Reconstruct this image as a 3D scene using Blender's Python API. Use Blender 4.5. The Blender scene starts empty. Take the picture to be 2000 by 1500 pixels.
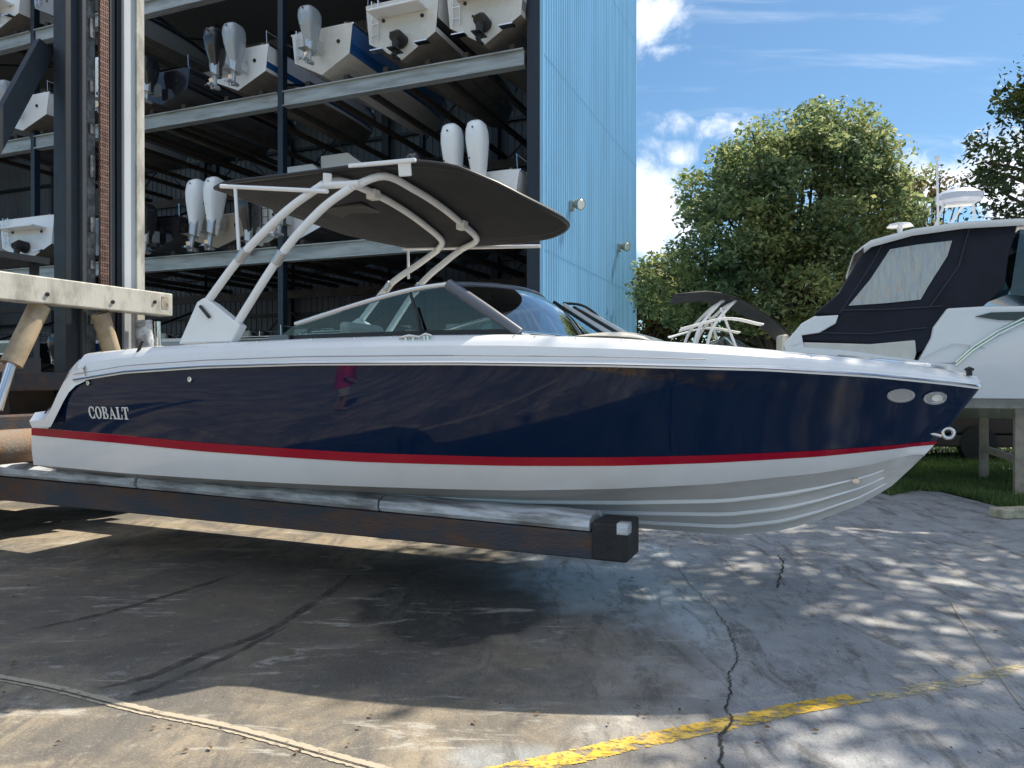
import bpy, bmesh, math, random
from mathutils import Vector, Matrix
random.seed(7)
PI = math.pi
sc = bpy.context.scene
C = sc.collection
# ------------------------------------------------------------------ camera, sky, sun
EYE = 1.70; F = 1450.0; HY = 745.0          # eye height, focal length in photo pixels, horizon row
cam = bpy.data.cameras.new('camera'); cam.sensor_width = 36; cam.lens = F/2000*36
cam.clip_start = .05; cam.clip_end = 3000
co = bpy.data.objects.new('camera', cam); C.objects.link(co)
co.location = (0, 0, EYE); co.rotation_euler = (PI/2 - math.atan((750-HY)/F), 0, 0)
sc.camera = co
SUN_AZ, SUN_EL = math.radians(48), math.radians(53)   # azimuth measured from +Y towards +X
sd = Vector((math.sin(SUN_AZ)*math.cos(SUN_EL), math.cos(SUN_AZ)*math.cos(SUN_EL), math.sin(SUN_EL)))
sun = bpy.data.lights.new('sun', 'SUN'); sun.energy = 4.3; sun.angle = math.radians(.5); sun.color = (1, .90, .74)
so = bpy.data.objects.new('sun', sun); C.objects.link(so)
so.rotation_euler = sd.to_track_quat('Z', 'Y').to_euler(); so.location = (30, 30, 40)
sc.view_settings.view_transform = 'Standard'; sc.view_settings.look = 'None'
sc.view_settings.gamma = 1; sc.view_settings.use_curve_mapping = False
sc.view_settings.exposure = 0.88
W = bpy.data.worlds.new('World'); sc.world = W; W.use_nodes = True
nt = W.node_tree; nt.nodes.clear()
def N(t, k, **kw):
    n = t.nodes.new(k)
    for a, b in kw.items():
        if a == 'i':
            for q, v in b.items(): n.inputs[q].default_value = v
        else: setattr(n, a, b)
    return n
def mth(t, op, a, b=None, c=None, clamp=False):
    n = t.nodes.new('ShaderNodeMath'); n.operation = op; n.use_clamp = clamp
    for i, v in enumerate((a, b, c)):
        if v is None: continue
        if isinstance(v, (int, float)): n.inputs[i].default_value = v
        else: t.links.new(v, n.inputs[i])
    return n.outputs[0]
def sstep(t, v, lo, hi):
    n = t.nodes.new('ShaderNodeMapRange'); n.interpolation_type = 'SMOOTHSTEP'
    t.links.new(v, n.inputs[0]); n.inputs[1].default_value = lo; n.inputs[2].default_value = hi
    return n.outputs[0]
def build_world():
    t = nt
    sky = N(t, 'ShaderNodeTexSky', sky_type='NISHITA', sun_disc=False, sun_elevation=SUN_EL, sun_rotation=SUN_AZ,
            air_density=1.0, dust_density=.25, ozone_density=2.5, altitude=0)
    tc = N(t, 'ShaderNodeTexCoord'); sp = N(t, 'ShaderNodeSeparateXYZ'); t.links.new(tc.outputs['Generated'], sp.inputs[0])
    y = mth(t, 'MAXIMUM', mth(t, 'ABSOLUTE', sp.outputs[1]), .08)
    u = mth(t, 'DIVIDE', sp.outputs[0], y); v = mth(t, 'DIVIDE', sp.outputs[2], y)
    cx = N(t, 'ShaderNodeCombineXYZ'); t.links.new(u, cx.inputs[0]); t.links.new(v, cx.inputs[1])
    n1 = N(t, 'ShaderNodeTexNoise', i={'Scale': 9.0, 'Detail': 9.0, 'Roughness': .62, 'Distortion': .5}); t.links.new(cx.outputs[0], n1.inputs['Vector'])
    n2 = N(t, 'ShaderNodeTexNoise', i={'Scale': 30.0, 'Detail': 6.0, 'Roughness': .6, 'Distortion': .4}); t.links.new(cx.outputs[0], n2.inputs['Vector'])
    tot = None
    # cumulus masses: (px, py, rx, ry) directions in the sky
    for (px, py, rx, ry, w) in [(1255, 30, 105, 85, 1.0), (1300, 100, 60, 22, .55), (1415, 240, 75, 42, .8), (1340, 232, 50, 30, .45), (1400, 180, 28, 30, .45), (1250, 410, 150, 120, 1.4), (1330, 310, 40, 30, .5), (1800, 370, 130, 70, 1.1),
                                (1930, 330, 140, 90, 1.1), (1980, 380, 120, 110, 1.0), (1345, 345, 60, 22, .5), (1365, 148, 22, 14, .4),
                                (300, -500, 400, 200, .8), (2900, 300, 500, 160, .8), (-700, 200, 400, 150, .8), (3600, 500, 600, 120, .8)]:
        a = (px-1000)/F; b = (HY-py)/F
        du = mth(t, 'DIVIDE', mth(t, 'SUBTRACT', u, a), rx/F); dv = mth(t, 'DIVIDE', mth(t, 'SUBTRACT', v, b), ry/F)
        d2 = mth(t, 'ADD', mth(t, 'MULTIPLY', du, du), mth(t, 'MULTIPLY', dv, dv))
        g = mth(t, 'MULTIPLY', mth(t, 'SUBTRACT', 1.0, mth(t, 'SQRT', d2)), w)
        g = mth(t, 'MAXIMUM', g, -.9)
        tot = g if tot is None else mth(t, 'MAXIMUM', tot, g)
    dn = mth(t, 'ADD', mth(t, 'MULTIPLY', mth(t, 'SUBTRACT', n1.outputs[0], .5), 2.7), mth(t, 'MULTIPLY', mth(t, 'SUBTRACT', n2.outputs[0], .5), .8))
    m = sstep(t, mth(t, 'ADD', tot, dn), .0, .85)
    # thin streaks of cirrus
    mp = N(t, 'ShaderNodeMapping'); mp.inputs['Rotation'].default_value = (0, 0, -.2); mp.inputs['Scale'].default_value = (1.3, 11, 1)
    t.links.new(cx.outputs[0], mp.inputs[0])
    n3 = N(t, 'ShaderNodeTexNoise', i={'Scale': 2.4, 'Detail': 6.0, 'Roughness': .55, 'Distortion': .3}); t.links.new(mp.outputs[0], n3.inputs['Vector'])
    ci = mth(t, 'MULTIPLY', sstep(t, n3.outputs[0], .52, .78), .28)
    m = mth(t, 'MAXIMUM', m, ci)
    up = sstep(t, sp.outputs[2], .0, .06); m = mth(t, 'MULTIPLY', m, up)
    # unseen bright cloud added behind the camera and overhead as ambient fill
    n4 = N(t, 'ShaderNodeTexNoise', i={'Scale': 2.2, 'Detail': 8.0, 'Roughness': .58, 'Distortion': .4}); t.links.new(tc.outputs['Generated'], n4.inputs['Vector'])
    back = mth(t, 'MAXIMUM', sstep(t, sp.outputs[1], .25, -.15), sstep(t, sp.outputs[2], .62, .8))
    cloud_fill = mth(t, 'MULTIPLY', mth(t, 'MULTIPLY', mth(t, 'MULTIPLY', sstep(t, n4.outputs[0], .38, .58), .85), back), sstep(t, sp.outputs[2], .30, .55))
    m = mth(t, 'MAXIMUM', m, cloud_fill)
    tint = N(t, 'ShaderNodeMix', data_type='RGBA'); tint.blend_type = 'MULTIPLY'; tint.inputs[0].default_value = 1; t.links.new(sky.outputs[0], tint.inputs[6]); tint.inputs[7].default_value = (.43, .55, .585, 1)
    mx = N(t, 'ShaderNodeMix', data_type='RGBA'); t.links.new(m, mx.inputs[0]); t.links.new(tint.outputs[2], mx.inputs[6])
    mx.inputs[7].default_value = (5.4, 5.7, 6.3, 1)
    bg = N(t, 'ShaderNodeBackground', i={'Strength': .12}); t.links.new(mx.outputs[2], bg.inputs[0])
    o = N(t, 'ShaderNodeOutputWorld'); t.links.new(bg.outputs[0], o.inputs[0])
build_world()

# ------------------------------------------------------------------ frames: turn a photo pixel into a point on a known plane
class Frame:
    def __init__(s, ox, oy, deg):
        s.o = Vector((ox, oy)); a = math.radians(deg); s.a = a
        s.u = Vector((math.cos(a), -math.sin(a))); s.v = Vector((math.sin(a), math.cos(a)))
    def ray(s, px, py):      # world ray direction per unit depth
        return (px-1000)/F, 1.0, (HY-py)/F
    def loc(s, px, py, Y):   # local coords of the point at world depth Y
        p = Vector(((px-1000)/F*Y, Y)) - s.o
        return Vector((p.dot(s.u), p.dot(s.v), EYE + (HY-py)/F*Y))
    def yp(s, px, py, y):    # local y = const
        d = Vector(((px-1000)/F, 1.0)); Y = (y + s.o.dot(s.v)) / d.dot(s.v); return s.loc(px, py, Y)
    def xp(s, px, py, x):
        d = Vector(((px-1000)/F, 1.0)); Y = (x + s.o.dot(s.u)) / d.dot(s.u); return s.loc(px, py, Y)
    def zp(s, px, py, z):
        return s.loc(px, py, (z-EYE)*F/(HY-py))
    def plan(s, px, py, B, smax):   # near side surface w = -B(s)
        d = Vector(((px-1000)/F, 1.0))
        def f(Y):
            p = d*Y - s.o; x = p.dot(s.u); return p.dot(s.v) + B(x)
        lo, hi = .5, 30.
        for k in range(60):
            m = (lo+hi)/2
            if f(m) < 0: lo = m
            else: hi = m
        return s.loc(px, py, lo)
WF = Frame(0, 0, 0)
def G(px, py, z=0):
    Y = (z-EYE)*F/(HY-py); return Vector(((px-1000)/F*Y, Y, z))

# ------------------------------------------------------------------ materials
MATS = {}
def mat(name, col, rough=.5, metal=0., var=0., scale=6., bump=0., bscale=40., coat=0., spec=.5, col2=None, stretch=None, trans=0.):
    if name in MATS: return MATS[name]
    m = bpy.data.materials.new(name); m.use_nodes = True; t = m.node_tree
    b = t.nodes['Principled BSDF']; b.inputs['Base Color'].default_value = (*col, 1)
    b.inputs['Roughness'].default_value = rough; b.inputs['Metallic'].default_value = metal
    b.inputs['Coat Weight'].default_value = coat; b.inputs['Coat Roughness'].default_value = .03
    b.inputs['Specular IOR Level'].default_value = spec
    tc = N(t, 'ShaderNodeTexCoord'); src = tc.outputs['Object']
    if stretch:
        mp = N(t, 'ShaderNodeMapping'); mp.inputs['Scale'].default_value = stretch; t.links.new(src, mp.inputs[0]); src = mp.outputs[0]
    c2 = col2 or tuple(c*(1-var) for c in col)
    if var or col2:
        n = N(t, 'ShaderNodeTexNoise', i={'Scale': scale, 'Detail': 8., 'Roughness': .65}); t.links.new(src, n.inputs['Vector'])
        f = sstep(t, n.outputs[0], .38, .66)
        x = N(t, 'ShaderNodeMix', data_type='RGBA'); t.links.new(f, x.inputs[0]); x.inputs[6].default_value = (*col, 1); x.inputs[7].default_value = (*c2, 1)
        t.links.new(x.outputs[2], b.inputs['Base Color'])
        r = mth(t, 'ADD', mth(t, 'MULTIPLY', n.outputs[0], .25), max(0, rough-.12), clamp=True)
        if rough > .2: t.links.new(r, b.inputs['Roughness'])
    if bump:
        n = N(t, 'ShaderNodeTexNoise', i={'Scale': bscale, 'Detail': 5.}); t.links.new(src, n.inputs['Vector'])
        bp = N(t, 'ShaderNodeBump', i={'Strength': bump, 'Distance': .01}); t.links.new(n.outputs[0], bp.inputs['Height']); t.links.new(bp.outputs[0], b.inputs['Normal'])
    MATS[name] = m; return m
def glass_mat(name, tint, refl=1.0, rough=.01):
    m = bpy.data.materials.new(name); m.use_nodes = True; t = m.node_tree; t.nodes.clear()
    tr = N(t, 'ShaderNodeBsdfTransparent'); tr.inputs[0].default_value = (*tint, 1)
    gl = N(t, 'ShaderNodeBsdfGlossy', i={'Roughness': rough})
    fr = N(t, 'ShaderNodeFresnel', i={'IOR': 1.5})
    mx = N(t, 'ShaderNodeMixShader'); t.links.new(mth(t, 'MULTIPLY', fr.outputs[0], refl, clamp=True), mx.inputs[0])
    t.links.new(tr.outputs[0], mx.inputs[1]); t.links.new(gl.outputs[0], mx.inputs[2])
    o = N(t, 'ShaderNodeOutputMaterial'); t.links.new(mx.outputs[0], o.inputs[0]); MATS[name] = m; return m
def corrugated(name, col, pitch, rough=.45, depth=.02, var=.12, axis=0):
    m = mat(name, col, rough, var=var, scale=1.2, stretch=(1, 1, .15)); t = m.node_tree; b = t.nodes['Principled BSDF']
    return m

gel = dict(coat=.6, spec=.5)
NAVY = mat('navy_gelcoat', (.0008, .0125, .046), .04, spec=.38, bump=.014, bscale=1.1)
RED = mat('red_gelcoat', (.36, .0005, .022), .12, spec=.25)
WHITE = mat('white_gelcoat', (.85, .86, .87), .14, coat=.5, var=.04, scale=2)
HULLW = mat('white_hull_band', (.84, .85, .86), .16, coat=.4, var=.05, scale=2)
GREYB = mat('grey_hull_bottom', (.54, .53, .51), .32, var=.12, scale=3, stretch=(.4, 2, 2))
STEEL = mat('stainless_steel', (.72, .72, .72), .12, metal=1.)
ALU = mat('dull_aluminium', (.55, .56, .57), .35, metal=.8)
BLACK = mat('black_plastic', (.012, .012, .014), .4)
RUBB = mat('black_rubber', (.015, .015, .015), .75, bump=.3)
POWDER = mat('white_powdercoat_tube', (.86, .87, .88), .25, coat=.3)
CANVAS = mat('charcoal_canvas', (.019, .023, .030), .8, var=.15, scale=4, bump=.25, bscale=300)
CANVASB = mat('navy_canvas', (.005, .009, .022), .75, var=.3, scale=2, bump=.5, bscale=5)
VINYL = mat('cream_vinyl', (.62, .58, .50), .45, var=.08)
VINYLG = mat('tan_vinyl', (.35, .30, .23), .5)
GLASS = glass_mat('tinted_glass', (.36, .52, .57), 1.6)
GLASSD = glass_mat('dark_glass', (.28, .34, .38), 2.4)
CLEAR = glass_mat('clear_vinyl', (.80, .82, .84), 2.2, .12)
LAMP = mat('lamp_lens', (.9, .9, .85), .2)

# ------------------------------------------------------------------ mesh helpers
class MB:
    def __init__(s): s.v = []; s.f = []; s.m = []
    def add(s, vs, fs, mi=0):
        o = len(s.v); s.v += [tuple(q) for q in vs]; s.f += [[o+i for i in f] for f in fs]; s.m += [mi]*len(fs); return s
    def box(s, x0, x1, y0, y1, z0, z1, mi=0):
        vs = [(x, y, z) for x in (x0, x1) for y in (y0, y1) for z in (z0, z1)]
        return s.add(vs, [(0, 1, 3, 2), (4, 6, 7, 5), (0, 4, 5, 1), (2, 3, 7, 6), (0, 2, 6, 4), (1, 5, 7, 3)], mi)
    def beam(s, a, b, w, h, mi=0, up=(0, 0, 1)):
        a = Vector(a); b = Vector(b); d = (b-a).normalized(); u = Vector(up)
        if abs(d.dot(u)) > .98: u = Vector((1, 0, 0))
        r = d.cross(u).normalized(); u = r.cross(d).normalized()
        vs = [p + r*w/2*i + u*h/2*j for p in (a, b) for i, j in ((-1, -1), (1, -1), (1, 1), (-1, 1))]
        return s.add(vs, [(0, 3, 2, 1), (4, 5, 6, 7), (0, 1, 5, 4), (1, 2, 6, 5), (2, 3, 7, 6), (3, 0, 4, 7)], mi)
    def tube(s, pts, r, n=10, mi=0, caps=True, flat=1.):
        pts = [Vector(p) for p in pts]; rs = r if isinstance(r, (list, tuple)) else [r]*len(pts)
        rings = []; prev = None
        for i, p in enumerate(pts):
            d = (pts[min(i+1, len(pts)-1)] - pts[max(i-1, 0)]).normalized()
            if prev is None:
                u = Vector((0, 0, 1)) if abs(d.z) < .9 else Vector((0, 1, 0))
                u = (u - d*u.dot(d)).normalized()
            else: u = (prev - d*prev.dot(d)).normalized()
            prev = u; w = d.cross(u)
            rings.append([p + (u*math.cos(2*PI*k/n) + w*math.sin(2*PI*k/n)*flat)*rs[i] for k in range(n)])
        vs = [q for ring in rings for q in ring]; fs = []
        for i in range(len(pts)-1):
            for k in range(n):
                a = i*n+k; b = i*n+(k+1) % n; fs.append((a, b, b+n, a+n))
        if caps: fs += [tuple(range(n))[::-1], tuple(range((len(pts)-1)*n, len(pts)*n))]
        return s.add(vs, fs, mi)
    def grid(s, rows, mi=0, close=False):
        n = len(rows[0]); vs = [q for r in rows for q in r]; fs = []
        for i in range(len(rows)-1):
            for k in range(n-1 + (1 if close else 0)):
                a = i*n+k; b = i*n+(k+1) % n; fs.append((a, b, b+n, a+n))
        return s.add(vs, fs, mi)
    def prism(s, poly, ax, d0, d1, mi=0):
        """poly in the two axes other than ax, extruded from d0 to d1 along ax"""
        def P(p, d):
            return [(d, p[0], p[1]), (p[0], d, p[1]), (p[0], p[1], d)][ax]
        n = len(poly); vs = [P(p, d0) for p in poly] + [P(p, d1) for p in poly]
        fs = [tuple(range(n)), tuple(range(n, 2*n))[::-1]] + [(i, i+n, (i+1) % n+n, (i+1) % n) for i in range(n)]
        return s.add(vs, fs, mi)
    def build(s, name, mats, parent=None, smooth=None, bevel=0, solid=0, sub=0, fixn=True):
        me = bpy.data.meshes.new(name); me.from_pydata(s.v, [], s.f); me.validate()
        mats = mats if isinstance(mats, (list, tuple)) else [mats]
        for q in mats: me.materials.append(q)
        if len(me.polygons) == len(s.m): me.polygons.foreach_set('material_index', s.m)
        if fixn and len(s.f) < 60000:
            bm = bmesh.new(); bm.from_mesh(me); bmesh.ops.recalc_face_normals(bm, faces=bm.faces); bm.to_mesh(me); bm.free()
        if smooth is not None:
            me.polygons.foreach_set('use_smooth', [True]*len(me.polygons))
            try: me.set_sharp_from_angle(angle=math.radians(smooth))
            except Exception: pass
        o = bpy.data.objects.new(name, me); C.objects.link(o)
        if parent is not None: o.parent = parent
        if solid: md = o.modifiers.new('solid', 'SOLIDIFY'); md.thickness = solid; md.offset = 0
        if bevel: md = o.modifiers.new('bevel', 'BEVEL'); md.width = bevel; md.segments = 2; md.limit_method = 'ANGLE'
        if sub: md = o.modifiers.new('sub', 'SUBSURF'); md.levels = sub; md.render_levels = sub
        return o
def tag(o, label=None, cat=None, group=None, kind=None):
    if label: o['label'] = label
    if cat: o['category'] = cat
    if group: o['group'] = group
    if kind: o['kind'] = kind
    return o
def empty(name, label, cat, loc=(0, 0, 0), rz=0, group=None):
    o = bpy.data.objects.new(name, None); C.objects.link(o); o.location = loc; o.rotation_euler = (0, 0, rz); o.empty_display_size = .1
    return tag(o, label, cat, group)
def interp(pts, x):
    if x <= pts[0][0]: return pts[0][1]
    for (a, b), (c, d) in zip(pts, pts[1:]):
        if x <= c: return b + (d-b)*(x-a)/(c-a) if c > a else d
    return pts[-1][1]
def spline(pts, n=8):
    """Catmull-Rom through points"""
    P = [Vector(p) for p in pts]; P = [P[0]*2-P[1]] + P + [P[-1]*2-P[-2]]; out = []
    for i in range(1, len(P)-2):
        for k in range(n):
            t = k/n; a, b, c, d = P[i-1], P[i], P[i+1], P[i+2]
            out.append(.5*((2*b) + (c-a)*t + (2*a-5*b+4*c-d)*t*t + (3*b-a-3*c+d)*t**3))
    return out + [P[-2]]

# ------------------------------------------------------------------ ground
def ground_material():
    m = bpy.data.materials.new('worn_concrete'); m.use_nodes = True; t = m.node_tree; b = t.nodes['Principled BSDF']
    geo = N(t, 'ShaderNodeNewGeometry'); P = geo.outputs['Position']
    sp = N(t, 'ShaderNodeSeparateXYZ'); t.links.new(P, sp.inputs[0])
    def noise(scale, det=8, rough=.6, dist=0., st=None, rot=0):
        src = P
        if st:
            mp = N(t, 'ShaderNodeMapping'); mp.inputs['Rotation'].default_value = (0, 0, rot); mp.inputs['Scale'].default_value = st; t.links.new(P, mp.inputs[0]); src = mp.outputs[0]
        n = N(t, 'ShaderNodeTexNoise', i={'Scale': scale, 'Detail': float(det), 'Roughness': rough, 'Distortion': dist}); t.links.new(src, n.inputs['Vector']); return n.outputs[0]
    warp = noise(1.6, 6, .6); warp2 = noise(5., 5, .6)
    def blob(px, py, rx, ry, rot=0., soft=.5, w=.9):
        c = G(px, py)
        dx = mth(t, 'SUBTRACT', sp.outputs[0], c.x); dy = mth(t, 'SUBTRACT', sp.outputs[1], c.y)
        ca, sa = math.cos(rot), math.sin(rot)
        a = mth(t, 'ADD', mth(t, 'MULTIPLY', dx, ca/rx), mth(t, 'MULTIPLY', dy, sa/rx))
        e = mth(t, 'ADD', mth(t, 'MULTIPLY', dx, -sa/ry), mth(t, 'MULTIPLY', dy, ca/ry))
        d = mth(t, 'SQRT', mth(t, 'ADD', mth(t, 'MULTIPLY', a, a), mth(t, 'MULTIPLY', e, e)))
        d = mth(t, 'ADD', d, mth(t, 'ADD', mth(t, 'MULTIPLY', mth(t, 'SUBTRACT', warp, .5), w*1.6), mth(t, 'MULTIPLY', mth(t, 'SUBTRACT', warp2, .5), w*.6)))
        return mth(t, 'SUBTRACT', 1.0, sstep(t, d, 1-soft, 1+soft*.3))
    def mixc(f, c1, c2):
        x = N(t, 'ShaderNodeMix', data_type='RGBA')
        if isinstance(f, (int, float)): x.inputs[0].default_value = f
        else: t.links.new(f, x.inputs[0])
        for q, c in ((6, c1), (7, c2)):
            if isinstance(c, tuple): x.inputs[q].default_value = (*c, 1)
            else: t.links.new(c, x.inputs[q])
        return x.outputs[2]
    base = mixc(sstep(t, noise(.9, 10, .7, .4), .42, .60), (.30, .25, .18), (.13, .12, .105))
    base = mixc(mth(t, 'MULTIPLY', sstep(t, noise(1.1, 8, .6, .6, (.35, 1.6, 1), .5), .5, .72), .8), base, (.085, .08, .072))
    # bluish grey to the right: sky-lit tree shade put into the colour
    xr = sstep(t, mth(t, 'ADD', sp.outputs[0], mth(t, 'MULTIPLY', mth(t, 'SUBTRACT', warp, .5), 1.6)), -.1, 1.5)
    base = mixc(mth(t, 'MULTIPLY', xr, .8), base, mixc(sstep(t, noise(1.7, 9, .7), .4, .65), (.41, .43, .46), (.27, .29, .32)))
    # dark damp stains, the boat's shade also darkened into the colour
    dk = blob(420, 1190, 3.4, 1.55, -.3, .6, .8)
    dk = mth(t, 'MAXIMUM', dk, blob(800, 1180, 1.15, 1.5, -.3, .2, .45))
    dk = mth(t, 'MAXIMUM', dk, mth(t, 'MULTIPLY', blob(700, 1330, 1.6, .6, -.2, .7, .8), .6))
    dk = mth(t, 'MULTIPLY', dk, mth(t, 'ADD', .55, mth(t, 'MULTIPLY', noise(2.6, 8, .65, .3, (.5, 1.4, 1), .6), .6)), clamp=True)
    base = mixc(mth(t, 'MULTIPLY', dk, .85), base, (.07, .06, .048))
    hull_refl = blob(905, 1165, .8, 1.15, -.2, .12, .4)  # dark reflection of the hull in wet ground, painted as colour
    base = mixc(mth(t, 'MULTIPLY', hull_refl, .85), base, (.022, .024, .026))
    # pale sky reflection painted into the colour beside it, plus a pale splash
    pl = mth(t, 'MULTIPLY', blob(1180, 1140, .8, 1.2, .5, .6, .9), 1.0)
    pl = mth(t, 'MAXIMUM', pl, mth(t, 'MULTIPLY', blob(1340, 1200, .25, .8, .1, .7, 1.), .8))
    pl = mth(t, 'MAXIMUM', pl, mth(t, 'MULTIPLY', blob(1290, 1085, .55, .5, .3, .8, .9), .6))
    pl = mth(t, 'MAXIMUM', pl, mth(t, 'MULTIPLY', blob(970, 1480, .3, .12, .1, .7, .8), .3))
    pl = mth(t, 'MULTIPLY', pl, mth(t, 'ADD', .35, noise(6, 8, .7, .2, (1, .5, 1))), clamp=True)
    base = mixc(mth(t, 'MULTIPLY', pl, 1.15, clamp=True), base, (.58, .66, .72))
    sk = mth(t, 'MULTIPLY', sstep(t, noise(2.4, 9, .75, .8, (1.7, .5, 1), .45), .50, .62), .7)
    base = mixc(sk, base, (.09, .085, .08))
    sk2 = mth(t, 'MULTIPLY', sstep(t, noise(2.2, 9, .72, 1., (.5, 1.8, 1), -.5), .56, .66), .7)
    base = mixc(sk2, base, (.45, .43, .38))
    pm = mth(t, 'MULTIPLY', sstep(t, noise(5.5, 10, .8, .5, (1.3, .7, 1), .5), .50, .62), .45)
    base = mixc(pm, base, (.10, .092, .08))
    pm2 = mth(t, 'MULTIPLY', sstep(t, noise(9., 10, .8, .3, (.8, 1.3, 1), -.3), .56, .64), .35)
    base = mixc(pm2, base, (.42, .40, .36))
    # aggregate speckle
    vo = N(t, 'ShaderNodeTexNoise', i={'Scale': 85., 'Detail': 4., 'Roughness': .85}); t.links.new(P, vo.inputs['Vector'])
    base = mixc(mth(t, 'MULTIPLY', sstep(t, vo.outputs[0], .52, .62), .45), base, (.08, .075, .07))
    base = mixc(mth(t, 'MULTIPLY', sstep(t, vo.outputs[0], .44, .36), .35), base, (.6, .57, .5))
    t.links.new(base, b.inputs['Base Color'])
    wet = mth(t, 'MAXIMUM', mth(t, 'MULTIPLY', hull_refl, .9), mth(t, 'MULTIPLY', dk, .35))
    sheen = blob(1230, 1150, 1.0, 1.1, .4, .6, .7)
    wet = mth(t, 'MAXIMUM', wet, mth(t, 'MULTIPLY', sheen, 1.0))
    r = mth(t, 'SUBTRACT', mth(t, 'ADD', .62, mth(t, 'MULTIPLY', noise(3, 6), .25)), mth(t, 'MULTIPLY', wet, .42))
    t.links.new(r, b.inputs['Roughness'])
    h = mth(t, 'ADD', mth(t, 'MULTIPLY', vo.outputs[0], .5), mth(t, 'MULTIPLY', noise(14, 8, .7), 1.0))
    bp = N(t, 'ShaderNodeBump', i={'Strength': .5, 'Distance': .012}); t.links.new(h, bp.inputs['Height']); t.links.new(bp.outputs[0], b.inputs['Normal'])
    return m
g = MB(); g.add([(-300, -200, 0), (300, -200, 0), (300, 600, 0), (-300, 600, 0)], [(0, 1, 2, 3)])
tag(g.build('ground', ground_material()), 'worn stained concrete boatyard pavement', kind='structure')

def worn(name, col, cover=.55, scale=12., rough=.8, st=(1, 1, 1), soft=.08, col2=None):
    m = bpy.data.materials.new(name); m.use_nodes = True; t = m.node_tree; b = t.nodes['Principled BSDF']
    b.inputs['Base Color'].default_value = (*col, 1); b.inputs['Roughness'].default_value = rough
    geo = N(t, 'ShaderNodeNewGeometry'); mp = N(t, 'ShaderNodeMapping'); mp.inputs['Scale'].default_value = st; t.links.new(geo.outputs['Position'], mp.inputs[0])
    n = N(t, 'ShaderNodeTexNoise', i={'Scale': scale, 'Detail': 9., 'Roughness': .72}); t.links.new(mp.outputs[0], n.inputs['Vector'])
    if col2:
        n2 = N(t, 'ShaderNodeTexNoise', i={'Scale': scale*.3, 'Detail': 6.}); t.links.new(mp.outputs[0], n2.inputs['Vector'])
        x = N(t, 'ShaderNodeMix', data_type='RGBA'); t.links.new(sstep(t, n2.outputs[0], .4, .6), x.inputs[0]); x.inputs[6].default_value = (*col, 1); x.inputs[7].default_value = (*col2, 1); t.links.new(x.outputs[2], b.inputs['Base Color'])
    th = 1-cover
    t.links.new(sstep(t, n.outputs[0], .5+(th-.5)*.5-soft, .5+(th-.5)*.5+soft), b.inputs['Alpha'])
    return m
def strip(name, pts, width, m, z, label, jag=0., seg=10, seed=1, taper=False, width_rough=False):
    rnd = random.Random(seed); P = spline([G(*p) for p in pts], seg); rows = []
    for i, p in enumerate(P):
        d = P[min(i+1, len(P)-1)] - P[max(i-1, 0)]; d.z = 0; d.normalize(); nrm = Vector((-d.y, d.x, 0))
        w = width(i/(len(P)-1)) if callable(width) else width
        if taper: w *= min(1, 6*i/(len(P)-1)+.1, 6*(1-i/(len(P)-1))+.1)
        off = nrm*rnd.uniform(-jag, jag); a = (rnd.uniform(.6, 1.3) if width_rough else rnd.uniform(.88, 1.12)) if jag else 1
        rows.append([(p+off+nrm*w/2*a) + Vector((0, 0, z)), (p+off-nrm*w/2*a) + Vector((0, 0, z))])
    o = MB().grid(rows).build(name, m); return tag(o, label, kind='structure')
YEL = worn('worn_yellow_paint', (.66, .42, .04), .56, 14, st=(1, 1.5, 1), col2=(.60, .42, .10))
YELF = worn('faded_yellow_paint', (.48, .42, .26), .48, 14, st=(1, 1.5, 1))
CRK = mat('dark_crack', (.045, .04, .035), .95)
JNT = worn('joint_filler', (.40, .35, .27), .7, 8); JNTD = mat('joint_groove', (.05, .045, .04), .95)
strip('painted_line', [(930, 1520), (1090, 1487), (1230, 1455), (1420, 1415), (1560, 1385), (1670, 1366)], .12, YEL, .004, 'bright worn yellow paint line across the pavement', jag=.004, seg=46)
strip('painted_line', [(1672, 1366), (1760, 1355), (1870, 1335), (2000, 1305), (2150, 1275)], .11, YELF, .004, 'faded continuation of the yellow paint line at the right', jag=.004, seed=4, seg=46)
strip('crack', [(1405, 1520), (1412, 1470), (1408, 1440), (1432, 1415), (1420, 1385), (1428, 1340), (1424, 1320), (1440, 1290), (1436, 1265), (1420, 1225), (1390, 1185), (1345, 1140), (1320, 1100)], lambda q: .011*(1-q)+.004, CRK, .008, 'jagged dark crack running up from the yellow line', jag=.012, seed=3, width_rough=True)
strip('crack', [(1520, 1150), (1524, 1125), (1530, 1105), (1522, 1085)], .014, CRK, .008, 'short dark crack on the sunlit pavement right of the fork tip', jag=.012, seed=5, width_rough=True)
strip('crack', [(1855, 1170), (1880, 1215), (1925, 1280), (1965, 1340), (2010, 1400)], .008, JNT, .008, 'thin pale seam in the pavement at the right edge', jag=.002, seed=6)
strip('joint', [(-60, 1315), (100, 1345), (280, 1390), (450, 1425), (650, 1480), (760, 1510)], .07, JNT, .004, 'pale filled expansion joint crossing the lower left pavement', jag=.003, seed=7, seg=30)
strip('joint_groove', [(-60, 1318), (100, 1348), (280, 1393), (450, 1428), (650, 1483), (760, 1514)], .008, JNTD, .008, 'dark groove along the expansion joint', jag=.0015, seed=8, seg=30)
WETM = worn('damp_streak', (.05, .045, .04), .42, 5, soft=.3)
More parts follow.
